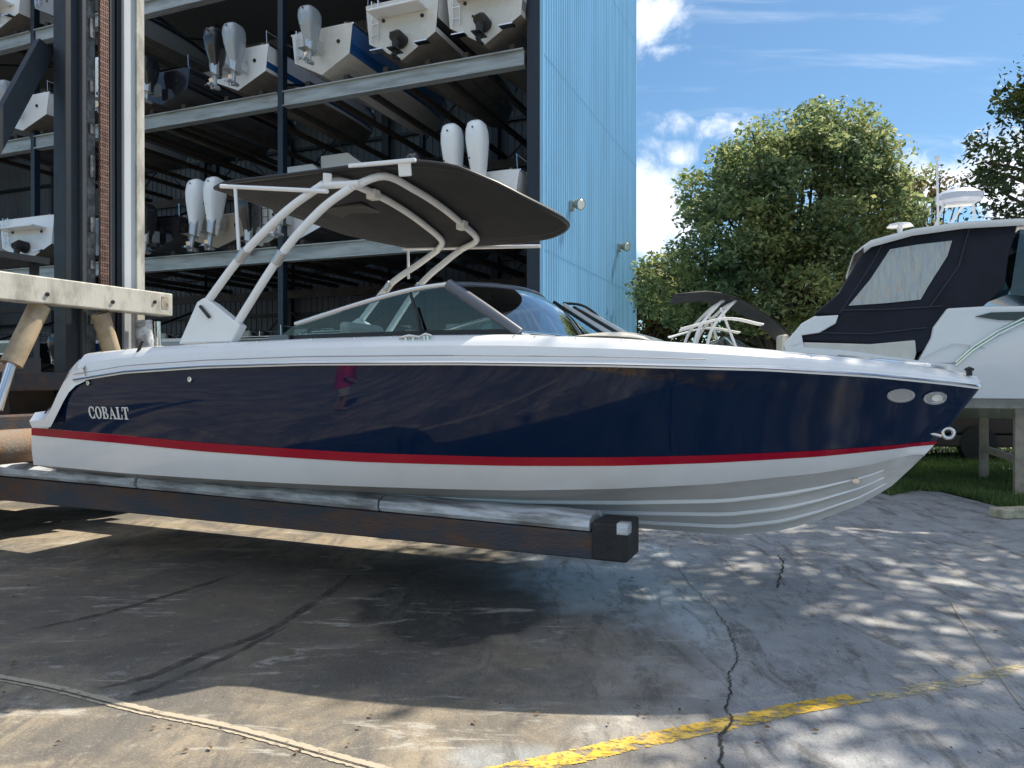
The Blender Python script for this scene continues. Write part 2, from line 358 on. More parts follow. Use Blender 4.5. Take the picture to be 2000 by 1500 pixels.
for k, (pts, w) in enumerate([([(690, 1120), (640, 1160), (520, 1235), (390, 1280), (300, 1320), (180, 1350)], .07), ([(560, 1225), (430, 1290), (300, 1345), (250, 1360)], .05),
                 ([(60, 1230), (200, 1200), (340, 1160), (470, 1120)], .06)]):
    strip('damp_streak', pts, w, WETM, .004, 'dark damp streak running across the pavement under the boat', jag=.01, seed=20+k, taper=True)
WHP = worn('white_spill', (.70, .74, .76), .5, 8, soft=.12)
strip('white_spill', [(1245, 1060), (1275, 1072), (1318, 1095)], .22, WHP, .004, 'white paint spill on the pavement beyond the fork tip', jag=.03, seed=31, taper=True)
# leaves and pebbles lying about
rnd = random.Random(5); lb = MB()
for k in range(70):
    p = G(rnd.uniform(0, 2000), rnd.uniform(1080, 1490)); a = rnd.uniform(0, PI); r = rnd.uniform(.008, .022)
    lb.add([p+Vector((math.cos(a)*r, math.sin(a)*r, .012)), p+Vector((-math.sin(a)*r*.5, math.cos(a)*r*.5, .02)), p+Vector((-math.cos(a)*r, -math.sin(a)*r, .012)), p+Vector((math.sin(a)*r*.5, -math.cos(a)*r*.5, .014))], [(0, 1, 2, 3)])
tag(lb.build('leaf_litter', mat('dry_leaf', (.12, .07, .03), .8)), 'scattered dry leaves and chips on the pavement', kind='stuff')

# ------------------------------------------------------------------ lawn and kerb
lawn_pts = [(1740, 968), (1790, 958), (1850, 962), (1900, 975), (1960, 992), (2100, 1012), (2500, 1030)]
near = [G(*p) for p in lawn_pts]
lm = MB(); far_y = 60
rows = [[p + Vector((0, 0, .004)) for p in near], [Vector((near[0].x-2 + (p.x-near[0].x)*3, far_y, .004)) for p in near]]
GRS = mat('grass_soil', (.045, .075, .016), .95, var=.5, scale=2)
tag(lm.grid(rows).build('lawn', GRS), 'lawn strip beyond the pavement', kind='structure')
GRB = mat('grass_blade', (.115, .18, .04), .7, col2=(.055, .10, .025), scale=1.2)
gb = MB(); rnd = random.Random(9)
for k in range(26000):
    i = rnd.random()**1.2; px = rnd.uniform(1735, 2060); pyn = interp([(a, b) for a, b in lawn_pts], px)
    py = pyn - (pyn-862)*i
    p = G(px, py); h = rnd.uniform(.05, .13); a = rnd.uniform(0, 2*PI); w = .012; l = Vector((rnd.uniform(-.05, .05), rnd.uniform(-.05, .05), h))
    gb.add([p+Vector((math.cos(a)*w, math.sin(a)*w, 0)), p-Vector((math.cos(a)*w, math.sin(a)*w, 0)), p+l], [(0, 1, 2)])
tag(gb.build('grass', GRB, fixn=False), 'mown green grass under the white cruiser', kind='stuff')
kb = MB(); a = G(1945, 1012); b2 = G(2120, 1004); kb.beam(a+Vector((0, 0, .06)), b2+Vector((0, 0, .06)), .22, .12)
tag(kb.build('kerb', mat('pale_kerb', (.55, .50, .36), .8, var=.4, scale=8, bump=.5), bevel=.02), 'short pale yellow concrete wheel stop at the lawn edge', 'wheel stop')

# ------------------------------------------------------------------ trees
def leaf_mat(name, c1, c2, c3, tr=.35):
    m = bpy.data.materials.new(name); m.use_nodes = True; t = m.node_tree; b = t.nodes['Principled BSDF']; b.inputs['Roughness'].default_value = .55
    geo = N(t, 'ShaderNodeNewGeometry'); rp = N(t, 'ShaderNodeValToRGB'); t.links.new(geo.outputs['Random Per Island'], rp.inputs[0])
    e = rp.color_ramp.elements; e[0].color = (*c1, 1); e[1].color = (*c3, 1); e[1].position = 1; n = e.new(.55); n.color = (*c2, 1)
    nz = N(t, 'ShaderNodeTexNoise', i={'Scale': .55, 'Detail': 3.}); t.links.new(geo.outputs['Position'], nz.inputs['Vector'])
    x = N(t, 'ShaderNodeMix', data_type='RGBA'); x.blend_type = 'MULTIPLY'; x.inputs[0].default_value = 1
    r2 = N(t, 'ShaderNodeValToRGB'); t.links.new(nz.outputs[0], r2.inputs[0]); r2.color_ramp.elements[0].position = .35; r2.color_ramp.elements[1].position = .65
    r2.color_ramp.elements[0].color = (.65, .75, .75, 1); r2.color_ramp.elements[1].color = (1.2, 1.12, .85, 1)
    t.links.new(rp.outputs[0], x.inputs[6]); t.links.new(r2.outputs[0], x.inputs[7]); t.links.new(x.outputs[2], b.inputs['Base Color'])
    tl = N(t, 'ShaderNodeBsdfTranslucent'); t.links.new(x.outputs[2], tl.inputs[0])
    mx = N(t, 'ShaderNodeMixShader', i={0: tr}); t.links.new(b.outputs[0], mx.inputs[1]); t.links.new(tl.outputs[0], mx.inputs[2]); t.links.new(mx.outputs[0], t.nodes['Material Output'].inputs[0])
    return m
LEAF = leaf_mat('leaf_olive', (.10, .16, .08), (.24, .30, .14), (.48, .49, .26), .62)
LEAFD = leaf_mat('leaf_dark', (.02, .045, .02), (.04, .07, .025), (.09, .12, .035), .25)
LEAFR = leaf_mat('leaf_autumn', (.06, .08, .02), (.12, .12, .03), (.26, .15, .04))
BARK = mat('bark', (.10, .08, .06), .9, var=.4, scale=12, bump=1., bscale=25)
def tree(name, label, base, trunk_h, blobs, n_clump, per, leaf, lm, tr_r=.22, seed=1, group=None, cr=.55):
    rnd = random.Random(seed); root = empty(name, label, 'tree', base, 0, group)
    tb = MB(); top = Vector((0, 0, trunk_h))
    tb.tube([(0, 0, -.1), (rnd.uniform(-.05, .05), .03, trunk_h*.4), (rnd.uniform(-.2, .2), .1, trunk_h*.8), top], [tr_r*1.25, tr_r, tr_r*.85, tr_r*.7], 9)
    cb = MB(); vol = [b[3]*b[4]*b[5] for b in blobs]
    cl = []
    for k in range(n_clump):
        b = rnd.choices(blobs, vol)[0]
        while True:
            q = Vector((rnd.uniform(-1, 1), rnd.uniform(-1, 1), rnd.uniform(-1, 1)))
            if q.length < 1: break
        q = q.normalized()*(q.length**.45)*rnd.uniform(.82, 1.12)
        cl.append(Vector((b[0]+q.x*b[3], b[1]+q.y*b[4], b[2]+q.z*b[5])))
    for i in range(0, len(cl), max(1, len(cl)//46)):
        e = cl[i]; mid = top.lerp(e, .5) + Vector((rnd.uniform(-.3, .3), rnd.uniform(-.3, .3), rnd.uniform(-.2, .35)))
        st = Vector((0, 0, trunk_h*rnd.uniform(.6, 1.0)))
        tb.tube(spline([st, st.lerp(mid, .5)+Vector((0, 0, .15)), mid, e], 3), [tr_r*.4*(1-j/10)+.012 for j in range(10)], 5)
    for c in cl:
        r = cr*rnd.uniform(.5, 1.15)
        for j in range(int(per*rnd.uniform(.6, 1.3))):
            while True:
                q = Vector((rnd.uniform(-1, 1), rnd.uniform(-1, 1), rnd.uniform(-1, 1)))
                if q.length < 1: break
            p = c + Vector((q.x, q.y, q.z*.75))*r
            s = leaf*rnd.choice((.55, .75, .95, 1.2, 1.6))
            a = Vector((rnd.gauss(0, 1), rnd.gauss(0, 1), rnd.gauss(0, .7))).normalized(); d = a.cross(Vector((rnd.gauss(0, 1), rnd.gauss(0, 1), rnd.gauss(0, 1)))).normalized()
            cb.add([p-a*s, p+d*s*.5, p+a*s, p-d*s*.45], [(0, 1, 2, 3)])
    tb.build('trunk', BARK, root, smooth=60); cb.build('crown', lm, root, fixn=False)
    return root
def TB(px, py, Y, rx, ry, rz, base):   # crown lobe located from the photo
    return ((px-1000)/F*Y-base[0], Y-base[1]+0, EYE+(HY-py)/F*Y, rx, ry, rz)
b0 = (8.6, 24, 0)
tree('oak_tree', 'large bushy green tree between blue shed and white cruiser', b0, 3.0,
     [TB(1560, 400, 24, 2.9, 2.6, 2.6, b0), TB(1640, 300, 24, 1.7, 1.6, 1.4, b0), TB(1580, 262, 24.5, 1.1, 1.2, .8, b0), TB(1470, 340, 23.5, 1.5, 1.5, 1.3, b0), TB(1420, 470, 23, 1.5, 1.6, 1.6, b0),
      TB(1690, 430, 24, 1.6, 1.8, 2.0, b0), TB(1540, 560, 23.5, 3.3, 2.2, 1.7, b0), TB(1420, 310, 24, .6, .6, .45, b0), TB(1655, 245, 24.5, .8, .7, .5, b0), TB(1340, 560, 24, 1.6, 1.4, 1.3, b0), TB(1380, 390, 24, .9, .9, .9, b0)], 960, 84, .078, LEAF, .3, 3, cr=.6)
b1 = (5.3, 29.5, 0)
tree('oak_tree', 'low bushy tree beside the corner of the blue shed', b1, 1.8,
     [TB(1290, 560, 29.5, 1.5, 1.3, 1.0, b1), TB(1265, 610, 29.5, 1.3, 1.3, 1.3, b1), TB(1340, 600, 29.5, 1.6, 1.3, 1.4, b1), TB(1262, 500, 29.5, .4, .5, .45, b1), TB(1330, 520, 29.5, .8, .7, .5, b1)], 260, 52, .085, LEAFR, .16, 5, cr=.5)
b2_ = (12.8, 15.2, 0)
tree('oak_tree', 'tall dark tree rising at the right edge of the photo', b2_, 4.6,
     [TB(2045, 300, 15.2, 1.4, 1.5, 1.7, b2_), TB(1955, 340, 15.2, .75, .8, .7, b2_), TB(2010, 215, 15.4, .6, .7, .7, b2_), TB(2180, 200, 15.2, 1.8, 2.0, 2.0, b2_), TB(2320, 300, 16, 2.4, 2.0, 2.4, b2_), TB(2400, -40, 14, 2.6, 2.2, 1.8, b2_)], 520, 60, .066, LEAFD, .3, 8, cr=.55)
b3 = (14.8, 26, 0)
tree('oak_tree', 'small sparse reddish green tree behind the radar mast', b3, 2.6,
     [TB(1790, 400, 26, 1.0, .9, 1.0, b3), TB(1775, 460, 26, 1.2, 1.0, .9, b3), TB(1840, 370, 26, .9, .8, .7, b3), TB(1700, 470, 26, .9, 1, .9, b3)], 130, 36, .07, LEAFR, .14, 12, cr=.45)
b5 = (12.9, 5.2, 0)
tree('oak_tree', 'tall tree beside the pavement throwing dappled shade', b5, 6.4,
     [(-3.0, 6.0, 10.4, 4.2, 3.0, 1.3), (-5.7, 6.8, 11.2, 2.4, 2.2, 1.1), (-1.3, 2.6, 9.0, 3.0, 2.6, 1.5), (-2.1, .8, 9.8, 2.2, 2.0, 1.2)], 720, 50, .09, LEAFD, .34, 21, cr=.62)
b4 = (10.0, 31, 0)
tree('oak_tree', 'dark green tree mass low behind the bushy tree', b4, 1.5,
     [TB(1420, 640, 31, 3.5, 1.5, 1.6, b4), TB(1560, 640, 31, 3.5, 1.5, 1.8, b4), TB(1700, 620, 31, 3.5, 1.5, 2.0, b4)], 300, 46, .11, LEAFD, .2, 15, cr=.7)
# distant wooded edge, and trees on the other side of the yard that the glossy hull mirrors
hb = MB(); rnd = random.Random(77)
for k in range(26000):
    x = rnd.uniform(2, 60); z = rnd.random()**1.3*(3.2+1.2*math.sin(x*.5)+.7*math.sin(x*1.7)); y = 38+rnd.uniform(-1.3, 1.3)
    s = rnd.uniform(.10, .22); p = Vector((x, y, z)); a = Vector((rnd.gauss(0, 1), rnd.gauss(0, 1), rnd.gauss(0, 1))).normalized(); d = a.orthogonal().normalized()
    hb.add([p-a*s, p+d*s*.6, p+a*s, p-d*s*.6], [(0, 1, 2, 3)])
tag(hb.build('undergrowth', LEAFD, fixn=False), 'dark band of far bushes closing the yard behind the lawn', kind='stuff')

# ================================================================== the storage shed
SF = Frame(.70, 17.8, 22)      # local x along the open front (right = 0), local y into the building
SR = -SF.a
SH = 17.0; SD = 10.1; SL = -38.
def sroot(name, label, cat, x=0, y=0, z=0, group=None, rz=0):
    p = SF.o + SF.u*x + SF.v*y
    return empty(name, label, cat, (p.x, p.y, z), SR+rz, group)
BLUE = mat('blue_sheet_metal', (.28, .56, .80), .42, var=.13, scale=1.6, stretch=(1, 1, .10), bump=.15, bscale=3)
WSH = mat('grey_sheet_metal', (.12, .135, .15), .55, var=.2, scale=1., stretch=(1, 1, .2))
DKST = mat('dark_steel', (.012, .018, .028), .45, var=.3)
NVST = mat('navy_steel', (.01, .02, .035), .4, var=.25)
GALV = mat('galvanised_beam', (.42, .45, .45), .45, metal=.35, var=.35, scale=2.5, stretch=(.3, 2, 2))
GALD = mat('dull_joist', (.09, .09, .09), .6, metal=.2, var=.4, scale=2.)
shed = sroot('storage_shed', 'tall open fronted boat shed with light blue corrugated end wall', 'shed')
def corr(mb, p0, dirv, n, length, z0, z1, pitch=.2, depth=.035):
    """trapezoidal corrugation along dirv, offset along n"""
    prof = []; x = 0; dirv = Vector(dirv); n = Vector(n)
    while x < length:
        for a, d in ((0, 0), (.62, 0), (.70, 1), (.92, 1)):
            if x+a*pitch < length: prof.append((x+a*pitch, d))
        x += pitch
    prof.append((length, 0)); P = [Vector(p0)+dirv*a+n*(d*depth) for a, d in prof]
    mb.grid([[Vector((p.x, p.y, z0)) for p in P], [Vector((p.x, p.y, z1)) for p in P]])
mb = MB(); corr(mb, (0, 0, 0), (0, 1, 0), (1, 0, 0), SD, .05, SH, .19, .04); mb.build('end_wall', BLUE, shed)
mb = MB(); mb.box(-.06, .055, SD-.01, SD+.06, 0, SH); mb.build('corner_trim', BLUE, shed, bevel=.005)
mb = MB(); mb.box(-.02, .07, -.05, -.002, 0, SH); mb.build('corner_trim', BLUE, shed, bevel=.005)
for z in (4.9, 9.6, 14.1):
    mb = MB(); corr(mb, (.006, 0, 0), (0, 1, 0), (1, 0, 0), SD, z-.05, z+.0, .19, .04); mb.build('sheet_lap', mat('lap_blue', (.22, .47, .69), .5), shed)  # lap strips in a darker blue than the wall sheet
mb = MB(); mb.box(-.36, -.03, -.03, .25, 0, SH); mb.build('corner_column', NVST, shed, bevel=.01)
mb = MB(); corr(mb, (SL, SD, 0), (1, 0, 0), (0, -1, 0), -SL-.04, .05, SH, .3, .035); mb.build('back_wall', WSH, shed)
mb = MB(); mb.box(SL-.1, SL, 0, SD, 0, SH); mb.build('side_wall', WSH, shed)
mb = MB(); mb.box(SL-.3, .3, -.5, SD+.3, SH, SH+.15); mb.build('roof', mat('roof_sheet', (.12, .13, .14), .7), shed)
for z in [1.2, 2.9, 4.6, 6.4, 8.2, 10.0, 11.8, 13.6, 15.4]:
    mb = MB(); mb.box(SL, -.1, SD-.22, SD-.05, z, z+.12); mb.build('girt', DKST, shed)
mb = MB()
for z in [3.1, 6.1, 9.1, 12.1, 15]: mb.box(-.16, -.04, .3, SD-.3, z, z+.1)
mb.build('end_wall_girt', DKST, shed)
for x in [-.5, -5.4, -10.3, -15.2, -20.1, -25, -30]:
    mb = MB(); mb.box(x-.14, x+.14, SD-.42, SD-.23, 0, SH); mb.build('column', DKST, shed)
for x in [-5.4, -10.3, -15.2, -20.1, -25]:
    for z0, z1 in ((.3, 4.8), (5.2, 9.4), (9.8, 14)):
        mb = MB(); mb.beam((x+.1, SD-.5, z0), (x+4.8, SD-.5, z1), .06, .06); mb.beam((x+.1, SD-.44, z1), (x+4.8, SD-.44, z0), .06, .06); mb.build('cross_brace', DKST, shed)
# floodlights on the end wall
for px, py in ((1123, 400), (1215, 482)):
    q = SF.xp(px, py, .18); r = empty('flood_lamp', 'wall lamp nearer the shed corner on blue sheet wall' if px < 1200 else 'wall lamp farther back along the blue sheet wall', 'wall lamp',
              ((SF.o+SF.u*.04+SF.v*q.y).x, (SF.o+SF.u*.04+SF.v*q.y).y, q.z), SR, 'lamps on the blue shed wall')
    mb = MB(); mb.box(0, .1, -.09, .09, -.16, .1); mb.build('bracket', mat('lamp_housing', (.25, .25, .22), .5), r, bevel=.01)
    mb = MB(); mb.tube([(.1, 0, .02), (.2, -.03, .0), (.34, -.1, -.03)], [.07, .12, .16], 14); mb.build('housing', mat('lamp_shell', (.30, .29, .24), .4, metal=.5), r, smooth=50)
    mb = MB(); mb.tube([(.335, -.1, -.03), (.36, -.11, -.035)], [.14, .12], 14); mb.build('lens', LAMP, r, smooth=50)

# ------------------------------------------------------------------ racks
LV = [1.76, 5.42, 9.72, 13.2]
rack = sroot('boat_rack', 'tall steel dry storage rack of pale beams inside the shed', 'rack', y=.0)
for z in LV:
    for x0, x1 in ((-36, -25.3), (-25.1, -17.85), (-17.65, -7.8), (-7.6, -.45)):
        mb = MB(); mb.box(x0, x1, .02, .12, z-.36, z); mb.box(x0, x1, -.06, .2, z, z+.03); mb.box(x0, x1, -.06, .2, z-.39, z-.36); mb.build('shelf_beam', GALV, rack)
        mb = MB(); mb.box(x0, x1, 8.0, 8.15, z-.32, z); mb.build('rear_beam', GALD, rack)
for x in (-36.1, -25.2, -17.75, -7.7):
    for y in (.08, 8.1):
        mb = MB(); mb.box(x-.09, x+.09, y-.1, y+.1, 0, SH); mb.build('post', NVST, rack, bevel=.008)
    mb = MB()
    for z0, z1 in zip([0]+LV, LV+[SH-.3]): mb.beam((x, .2, z0+.3), (x, 8.0, z1-.4), .07, .07)
    mb.build('side_brace', DKST, rack)

# ------------------------------------------------------------------ generic boat for the racks and the yard
def outboard(parent, x, y, z, col, tilt=0., h=1.0, leg=None):
    root = parent
    R = Matrix.Rotation(tilt, 3, 'Y')
    def T(p): return tuple(R @ Vector(p) + Vector((x, y, z)))
    mb = MB(); rows = []
    for t, w, l0, l1 in [(-.55, .085, -.16, .10), (-.35, .11, -.20, .13), (-.12, .135, -.25, .16), (.12, .17, -.32, .20), (.35, .20, -.38, .22), (.6, .225, -.42, .24), (.8, .22, -.40, .22), (.93, .19, -.34, .15), (.985, .13, -.25, .06), (1., .05, -.16, .0)]:
        cx = (l0+l1)/2; rl = (l1-l0)/2; n = 14
        rows.append([T((cx+rl*math.copysign(abs(math.cos(2*PI*k/n))**.6, math.cos(2*PI*k/n)), w*math.copysign(abs(math.sin(2*PI*k/n))**.55, math.sin(2*PI*k/n)), t*.74*h)) for k in range(n)])
    mb.grid(rows, close=True); n = 14; mb.f.append(list(range(len(mb.v)-n, len(mb.v)))); mb.m.append(0); mb.f.append(list(range(n))); mb.m.append(0)
    cowl = mb.build('engine_cowl', col, root, smooth=40)
    mb = MB()
    for zz, yy in ((.16, .08), (.30, -.08), (.44, .05), (.60, -.02)): mb.tube([T((-.435+.05*(1-zz), yy, zz*h)), T((-.40, yy, zz*h))], .022, 8)
    mb.build('cowl_fitting', BLACK, cowl)
    mb = MB()
    for a, b, w in (((-.1, 0, .02), (-.12, 0, -.42*h), .10), ((-.12, 0, -.4*h), (-.14, 0, -.72*h), .055)):
        mb.tube([T(a), T(b)], [w*1.45, w*1.1], 10)
    mb.add([T(p) for p in ((-.42, .01, -.42*h), (.06, .02, -.42*h), (.06, -.02, -.42*h), (-.42, -.01, -.42*h), (-.42, .14, -.41*h), (.0, .14, -.41*h), (.0, -.14, -.41*h), (-.42, -.14, -.41*h))], [(4, 5, 6, 7)])
    mb.tube([T((.10, 0, -.66*h)), T((.02, 0, -.66*h)), T((-.25, 0, -.66*h)), T((-.36, 0, -.66*h))], [.01, .06, .06, .03], 10)
    mb.box(*[v for v in (x+.05, x+.3, y-.12, y+.12, z-.35, z-.02)])
    mb.build('engine_leg', leg or ALU, root, smooth=40)
    mb = MB()
    for k in range(3):
        a = 2*PI*k/3; e = Vector((0, math.cos(a), math.sin(a))); s_ = Vector((0, -math.sin(a), math.cos(a)))
        c = Vector((-.32, 0, -.66*h)); mb.add([T(c+e*.03), T(c+e*.12+s_*.06+Vector((.04, 0, 0))), T(c+e*.18), T(c+e*.12-s_*.05-Vector((.04, 0, 0)))], [(0, 1, 2, 3)])
    mb.build('propeller', STEEL, root, solid=.006)
def boat(root, L=7.2, B=2.45, D=1.15, side=WHITE, bottom=None, stripe=None, deckm=WHITE, engines=0, ecol=None, etilt=0., drive=False, shield=True, cover=None,
         ttop=None, tower=False, seats=True, eh=1.0, transom=None, rail=False, ez=-.42):
    """hull in local axes: x forward from the transom, z up from the keel"""
    bottom = bottom or HULLW; h = B/2; N_ = 18
    def st(t):
        b = h*(1-max(0, (t-.42)/.58)**2.3)**.85 if t < 1 else 0
        ks = D*.75*max(0, (t-.62)/.38)**2.4
        zc = D*.34 + D*.42*max(0, (t-.35)/.65)**1.8; zs = D*(.95+.16*t*t)
        cb = b*(.90-.35*max(0, (t-.4)/.6)**1.5)
        return b, cb, ks, min(zc, zs*.93), zs
    hm = MB(); bot = []; top = []; strp = []
    T = [i/(N_-1) for i in range(N_)]
    for sg in (-1, 1):
        rb = []; rt = []
        for t in T:
            b, cb, kz, zc, zs = st(t); x = t*L
            if t == 1: kz = zc = zs*.93
            zc = max(zc, kz)
            rb.append([Vector((x-.0, 0, kz)), Vector((x, sg*cb*.35, kz+(zc-kz)*.33)), Vector((x, sg*cb*.37, kz+(zc-kz)*.40)), Vector((x, sg*cb*.68, kz+(zc-kz)*.68)), Vector((x, sg*cb*.70, kz+(zc-kz)*.75)), Vector((x, sg*cb, zc))])
            m1 = .35
            rt.append([Vector((x+.0, sg*(cb*(1-q)+b*q+.02*math.sin(PI*q)), zc+(zs-zc)*q)) for q in (0, .12, .35, .7, 1.)])
        hm.grid(rb, 0)
        for a, b_ in ((0, 1), (1, 2), (2, 4)):
            hm.grid([r[a:b_+1] for r in rt], 2 if (a == 1 and stripe) else 1)
        top.append([r[-1] for r in rt])
    b, cb, kz, zc, zs = st(0)
    hm.add([(0, 0, 0), (0, cb, zc), (0, b, zs), (0, -b, zs), (0, -cb, zc)], [(0, 1, 2, 3, 4)], 3)
    hm.build('hull', [bottom, side, stripe or side, transom or side], root, smooth=30)
    # deck ring with cockpit
    dm = MB(); ins = .26
    def deck_pt(t, sg, k):
        b, cb, kz, zc, zs = st(t); w = max(0, b-ins) if k else b
        return Vector((t*L*(1 if not k else .985), sg*w, zs+(.05 if k else .0)))
    for sg in (-1, 1):
        outer = [deck_pt(t, sg, 0) for t in T]; inner = [deck_pt(t, sg, 1) for t in T if t < .72]
        k = len(inner); lo = [Vector((p.x, p.y, st(0)[3]+.12)) for p in inner]
        dm.grid([outer[:k], inner]); dm.grid([inner, lo])
        fo = outer[k-1:]; dm.grid([fo, [Vector((p.x, 0, p.z+.12*(1-abs(i/(len(fo)-1)*2-1)))) for i, p in enumerate(fo)]])
        fr = [inner[-1], Vector((inner[-1].x, 0, inner[-1].z+.05))]; dm.grid([fr, [Vector((p.x, p.y, lo[0].z)) for p in fr]])
        dm.grid([[lo[0], Vector((lo[0].x, 0, lo[0].z))], [lo[-1], Vector((lo[-1].x, 0, lo[0].z))]])
    w = st(0)[0]-.2; zt = st(0)[4]
    dm.box(.02, .38, -w, w, zt-.35, zt+.02)
    dm.build('deck', deckm, root, smooth=35)
    rr = MB()
    for sg in (-1, 1): rr.tube([p+Vector((0, sg*.01, -.02)) for p in top[0 if sg < 0 else 1]], .028, 6)
    rr.build('rub_rail', BLACK if stripe else STEEL, root, smooth=50)
    if seats:
        sm = MB(); sm.prism([(.38, .5), (.95, .5), (.95, .82), (.55, .82), (.52, zt+.12), (.38, zt+.12)], 1, -w+.05, w-.05); sm.build('bench_seat', VINYL, root, bevel=.05)
        for sy in (-.5, .5):
            sm = MB(); a = L*.42; sm.prism([(a-.1, .6), (a+.5, .6), (a+.5, .95), (a+.06, .95), (a+.03, 1.45), (a-.1, 1.45)], 1, sy-.25, sy+.25); sm.build('seat', VINYL, root, bevel=.05)
    if shield:
        gm = MB(); fm = MB(); zt2 = st(.5)[4]; hw = h-.3; x0 = L*.5
        top_ = [Vector((x0-.6, -hw, zt2+.12)), Vector((x0+.1, -hw+.05, zt2+.45)), Vector((x0+.35, -hw*.5, zt2+.5)), Vector((x0+.42, 0, zt2+.5)), Vector((x0+.35, hw*.5, zt2+.5)), Vector((x0+.1, hw-.05, zt2+.45)), Vector((x0-.6, hw, zt2+.12))]
        bo = [Vector((x0-.6, -hw, zt2+.05)), Vector((x0+.5, -hw, zt2+.05)), Vector((x0+.95, -hw*.5, zt2+.08)), Vector((x0+1.05, 0, zt2+.1)), Vector((x0+.95, hw*.5, zt2+.08)), Vector((x0+.5, hw, zt2+.05)), Vector((x0-.6, hw, zt2+.05))]
        gm.grid([top_, bo]); gm.build('windshield', GLASSD, root, smooth=60); fm.tube(top_, .022, 6); fm.tube(bo, .015, 6)
        for i in (1, 3, 5): fm.tube([top_[i], bo[i]], .018, 6)
        fm.build('windshield_frame', STEEL, root, smooth=50)
    for yy, zz, rr in ((-.55, .62, .05), (.5, .66, .045), (.3, .45, .03)): tf = MB(); tf.tube([(-.03, yy*h, zz*D), (.01, yy*h, zz*D)], rr, 10); tf.build('transom_fitting', BLACK, root)
    lt = MB()
    for yy in (.62, .80): lt.tube([(-.05, yy*h, D*.35), (-.07, yy*h, D*.98)], .015, 6)
    for zz in (.45, .62, .80): lt.tube([(-.06, .62*h, zz*D), (-.06, .80*h, zz*D)], .012, 6)
    lt.build('ladder', STEEL, root)
    if rail:
        rl = MB()
        for sg in (-1, 1):
            P_ = [top[0 if sg < 0 else 1][i]+Vector((0, -sg*.08, .36)) for i in range(0, N_-1, 2)]; rl.tube(P_, .014, 6)
            for i in range(0, N_-1, 4): q = top[0 if sg < 0 else 1][i]; rl.tube([q+Vector((0, -sg*.06, 0)), q+Vector((0, -sg*.08, .36))], .012, 5)
        rl.build('rail', STEEL, root)
    if cover:
        cm = MB(); rows = []
        for t in T[:-1]:
            b, cb, kz, zc, zs = st(t); e = zs + .06 + (.55*math.exp(-((t-.52)/.16)**2)) + .12*math.sin(t*17)**2*.4
            rows.append([Vector((t*L-.02, -b-.02, zs-.16)), Vector((t*L-.02, -b-.02, zs+.01)), Vector((t*L-.02, -b*.5, zs+(e-zs)*.75)), Vector((t*L-.02, 0, e)), Vector((t*L-.02, b*.5, zs+(e-zs)*.75)), Vector((t*L-.02, b+.02, zs+.01)), Vector((t*L-.02, b+.02, zs-.16))])
        cm.grid(rows); cm.build('cover', cover, root, smooth=60)
    if ttop:
        tm = MB(); z2 = zt+1.45; tm.box(L*.3, L*.3+2.0, -.85, .85, z2, z2+.09); tm.build('hard_top', ttop, root, bevel=.03)
        tm = MB(); tm.prism([(-.85, z2+.09), (.75, z2+.09), (.75, z2+.52), (-.25, z2+.52), (-.45, z2+.36)][::-1], 0, L*.3+.1, L*.3+1.2); tm.build('top_locker', ttop, root, bevel=.03)
        lm_ = MB()
        for sx in (.35, 1.6):
            for sy in (-.7, .7): lm_.tube([(L*.3+sx+.1, sy*.8, .5), (L*.3+sx, sy, z2)], .03, 8)
        lm_.build('top_legs', ALU, root, smooth=50)
    if tower:
        tm = MB(); z2 = zt+1.25
        for sy in (-1, 1):
            for dx in (0, .28): tm.tube(spline([(L*.40+dx, sy*(h-.12), zt), (L*.43+dx, sy*(h-.18), zt+.7), (L*.50+dx, sy*(h-.4), z2), (L*.53+dx, 0, z2+.12)], 5), .035, 8)
            tm.tube(spline([(L*.56, sy*(h-.12), zt), (L*.5, sy*(h-.3), z2-.12)], 2), .03, 8)
            for j in range(3): tm.tube(spline([(L*.36, sy*(h-.02+.16*j), zt+.6+.02*j), (L*.5, sy*(h+.05+.16*j), zt+.85), (L*.62, sy*(h-.02+.14*j), zt+.72)], 5), .018, 6)
        tm.build('tower', POWDER, root, smooth=50)
        bm_ = MB(); rows = []
        for i in range(9):
            q = i/8; x = L*.36 + q*2.6; zz = z2+.16-1.55*max(0, q-.2)**1.8+.1*math.sin(PI*q)
            rows.append([Vector((x, y*(h-.2)*(1-.25*q), zz+.1*(1-y*y))) for y in (-1, -.5, 0, .5, 1)])
        bm_.grid(rows); bm_.build('bimini_top', CANVAS, root, smooth=60, solid=.02)
    if drive:
        dd = MB(); dd.tube([(-.02, 0, .45), (-.25, 0, .5), (-.42, 0, .42)], [.2, .17, .12], 12); dd.tube([(-.3, 0, .45), (-.36, 0, -.1)], [.11, .05], 10); dd.tube([(-.15, 0, -.05), (-.5, 0, -.05)], [.05, .03], 10)
        dd.box(-.55, -.12, -.12, .12, .1, .125); dd.build('stern_drive', BLACK, root, smooth=40)
        sw = MB(); sw.box(-.5, -.01, -w*.85, w*.85, zt-.42, zt-.36); sw.build('swim_platform', deckm, root, bevel=.02)
        for sy in (-.6, .6): tb = MB(); tb.box(-.22, -.01, sy*h-.18, sy*h+.18, .28, .31); tb.build('trim_tab', STEEL, root)
    for k in range(engines):
        y = 0 if engines == 1 else (-.33+.66*k)
        outboard(root, -.42, y, zt+ez, (ecol or [WHITE])[k % len(ecol or [1])], etilt, eh, leg=ALU)
BLUEG = mat('blue_gelcoat', (.015, .09, .28), .15, coat=.5); CREAM = mat('cream_gelcoat', (.68, .66, .60), .25, coat=.3, var=.1)
GREY = mat('grey_gelcoat', (.25, .26, .27), .25, coat=.3); BLKG = mat('black_gelcoat', (.012, .012, .016), .12, coat=.6)
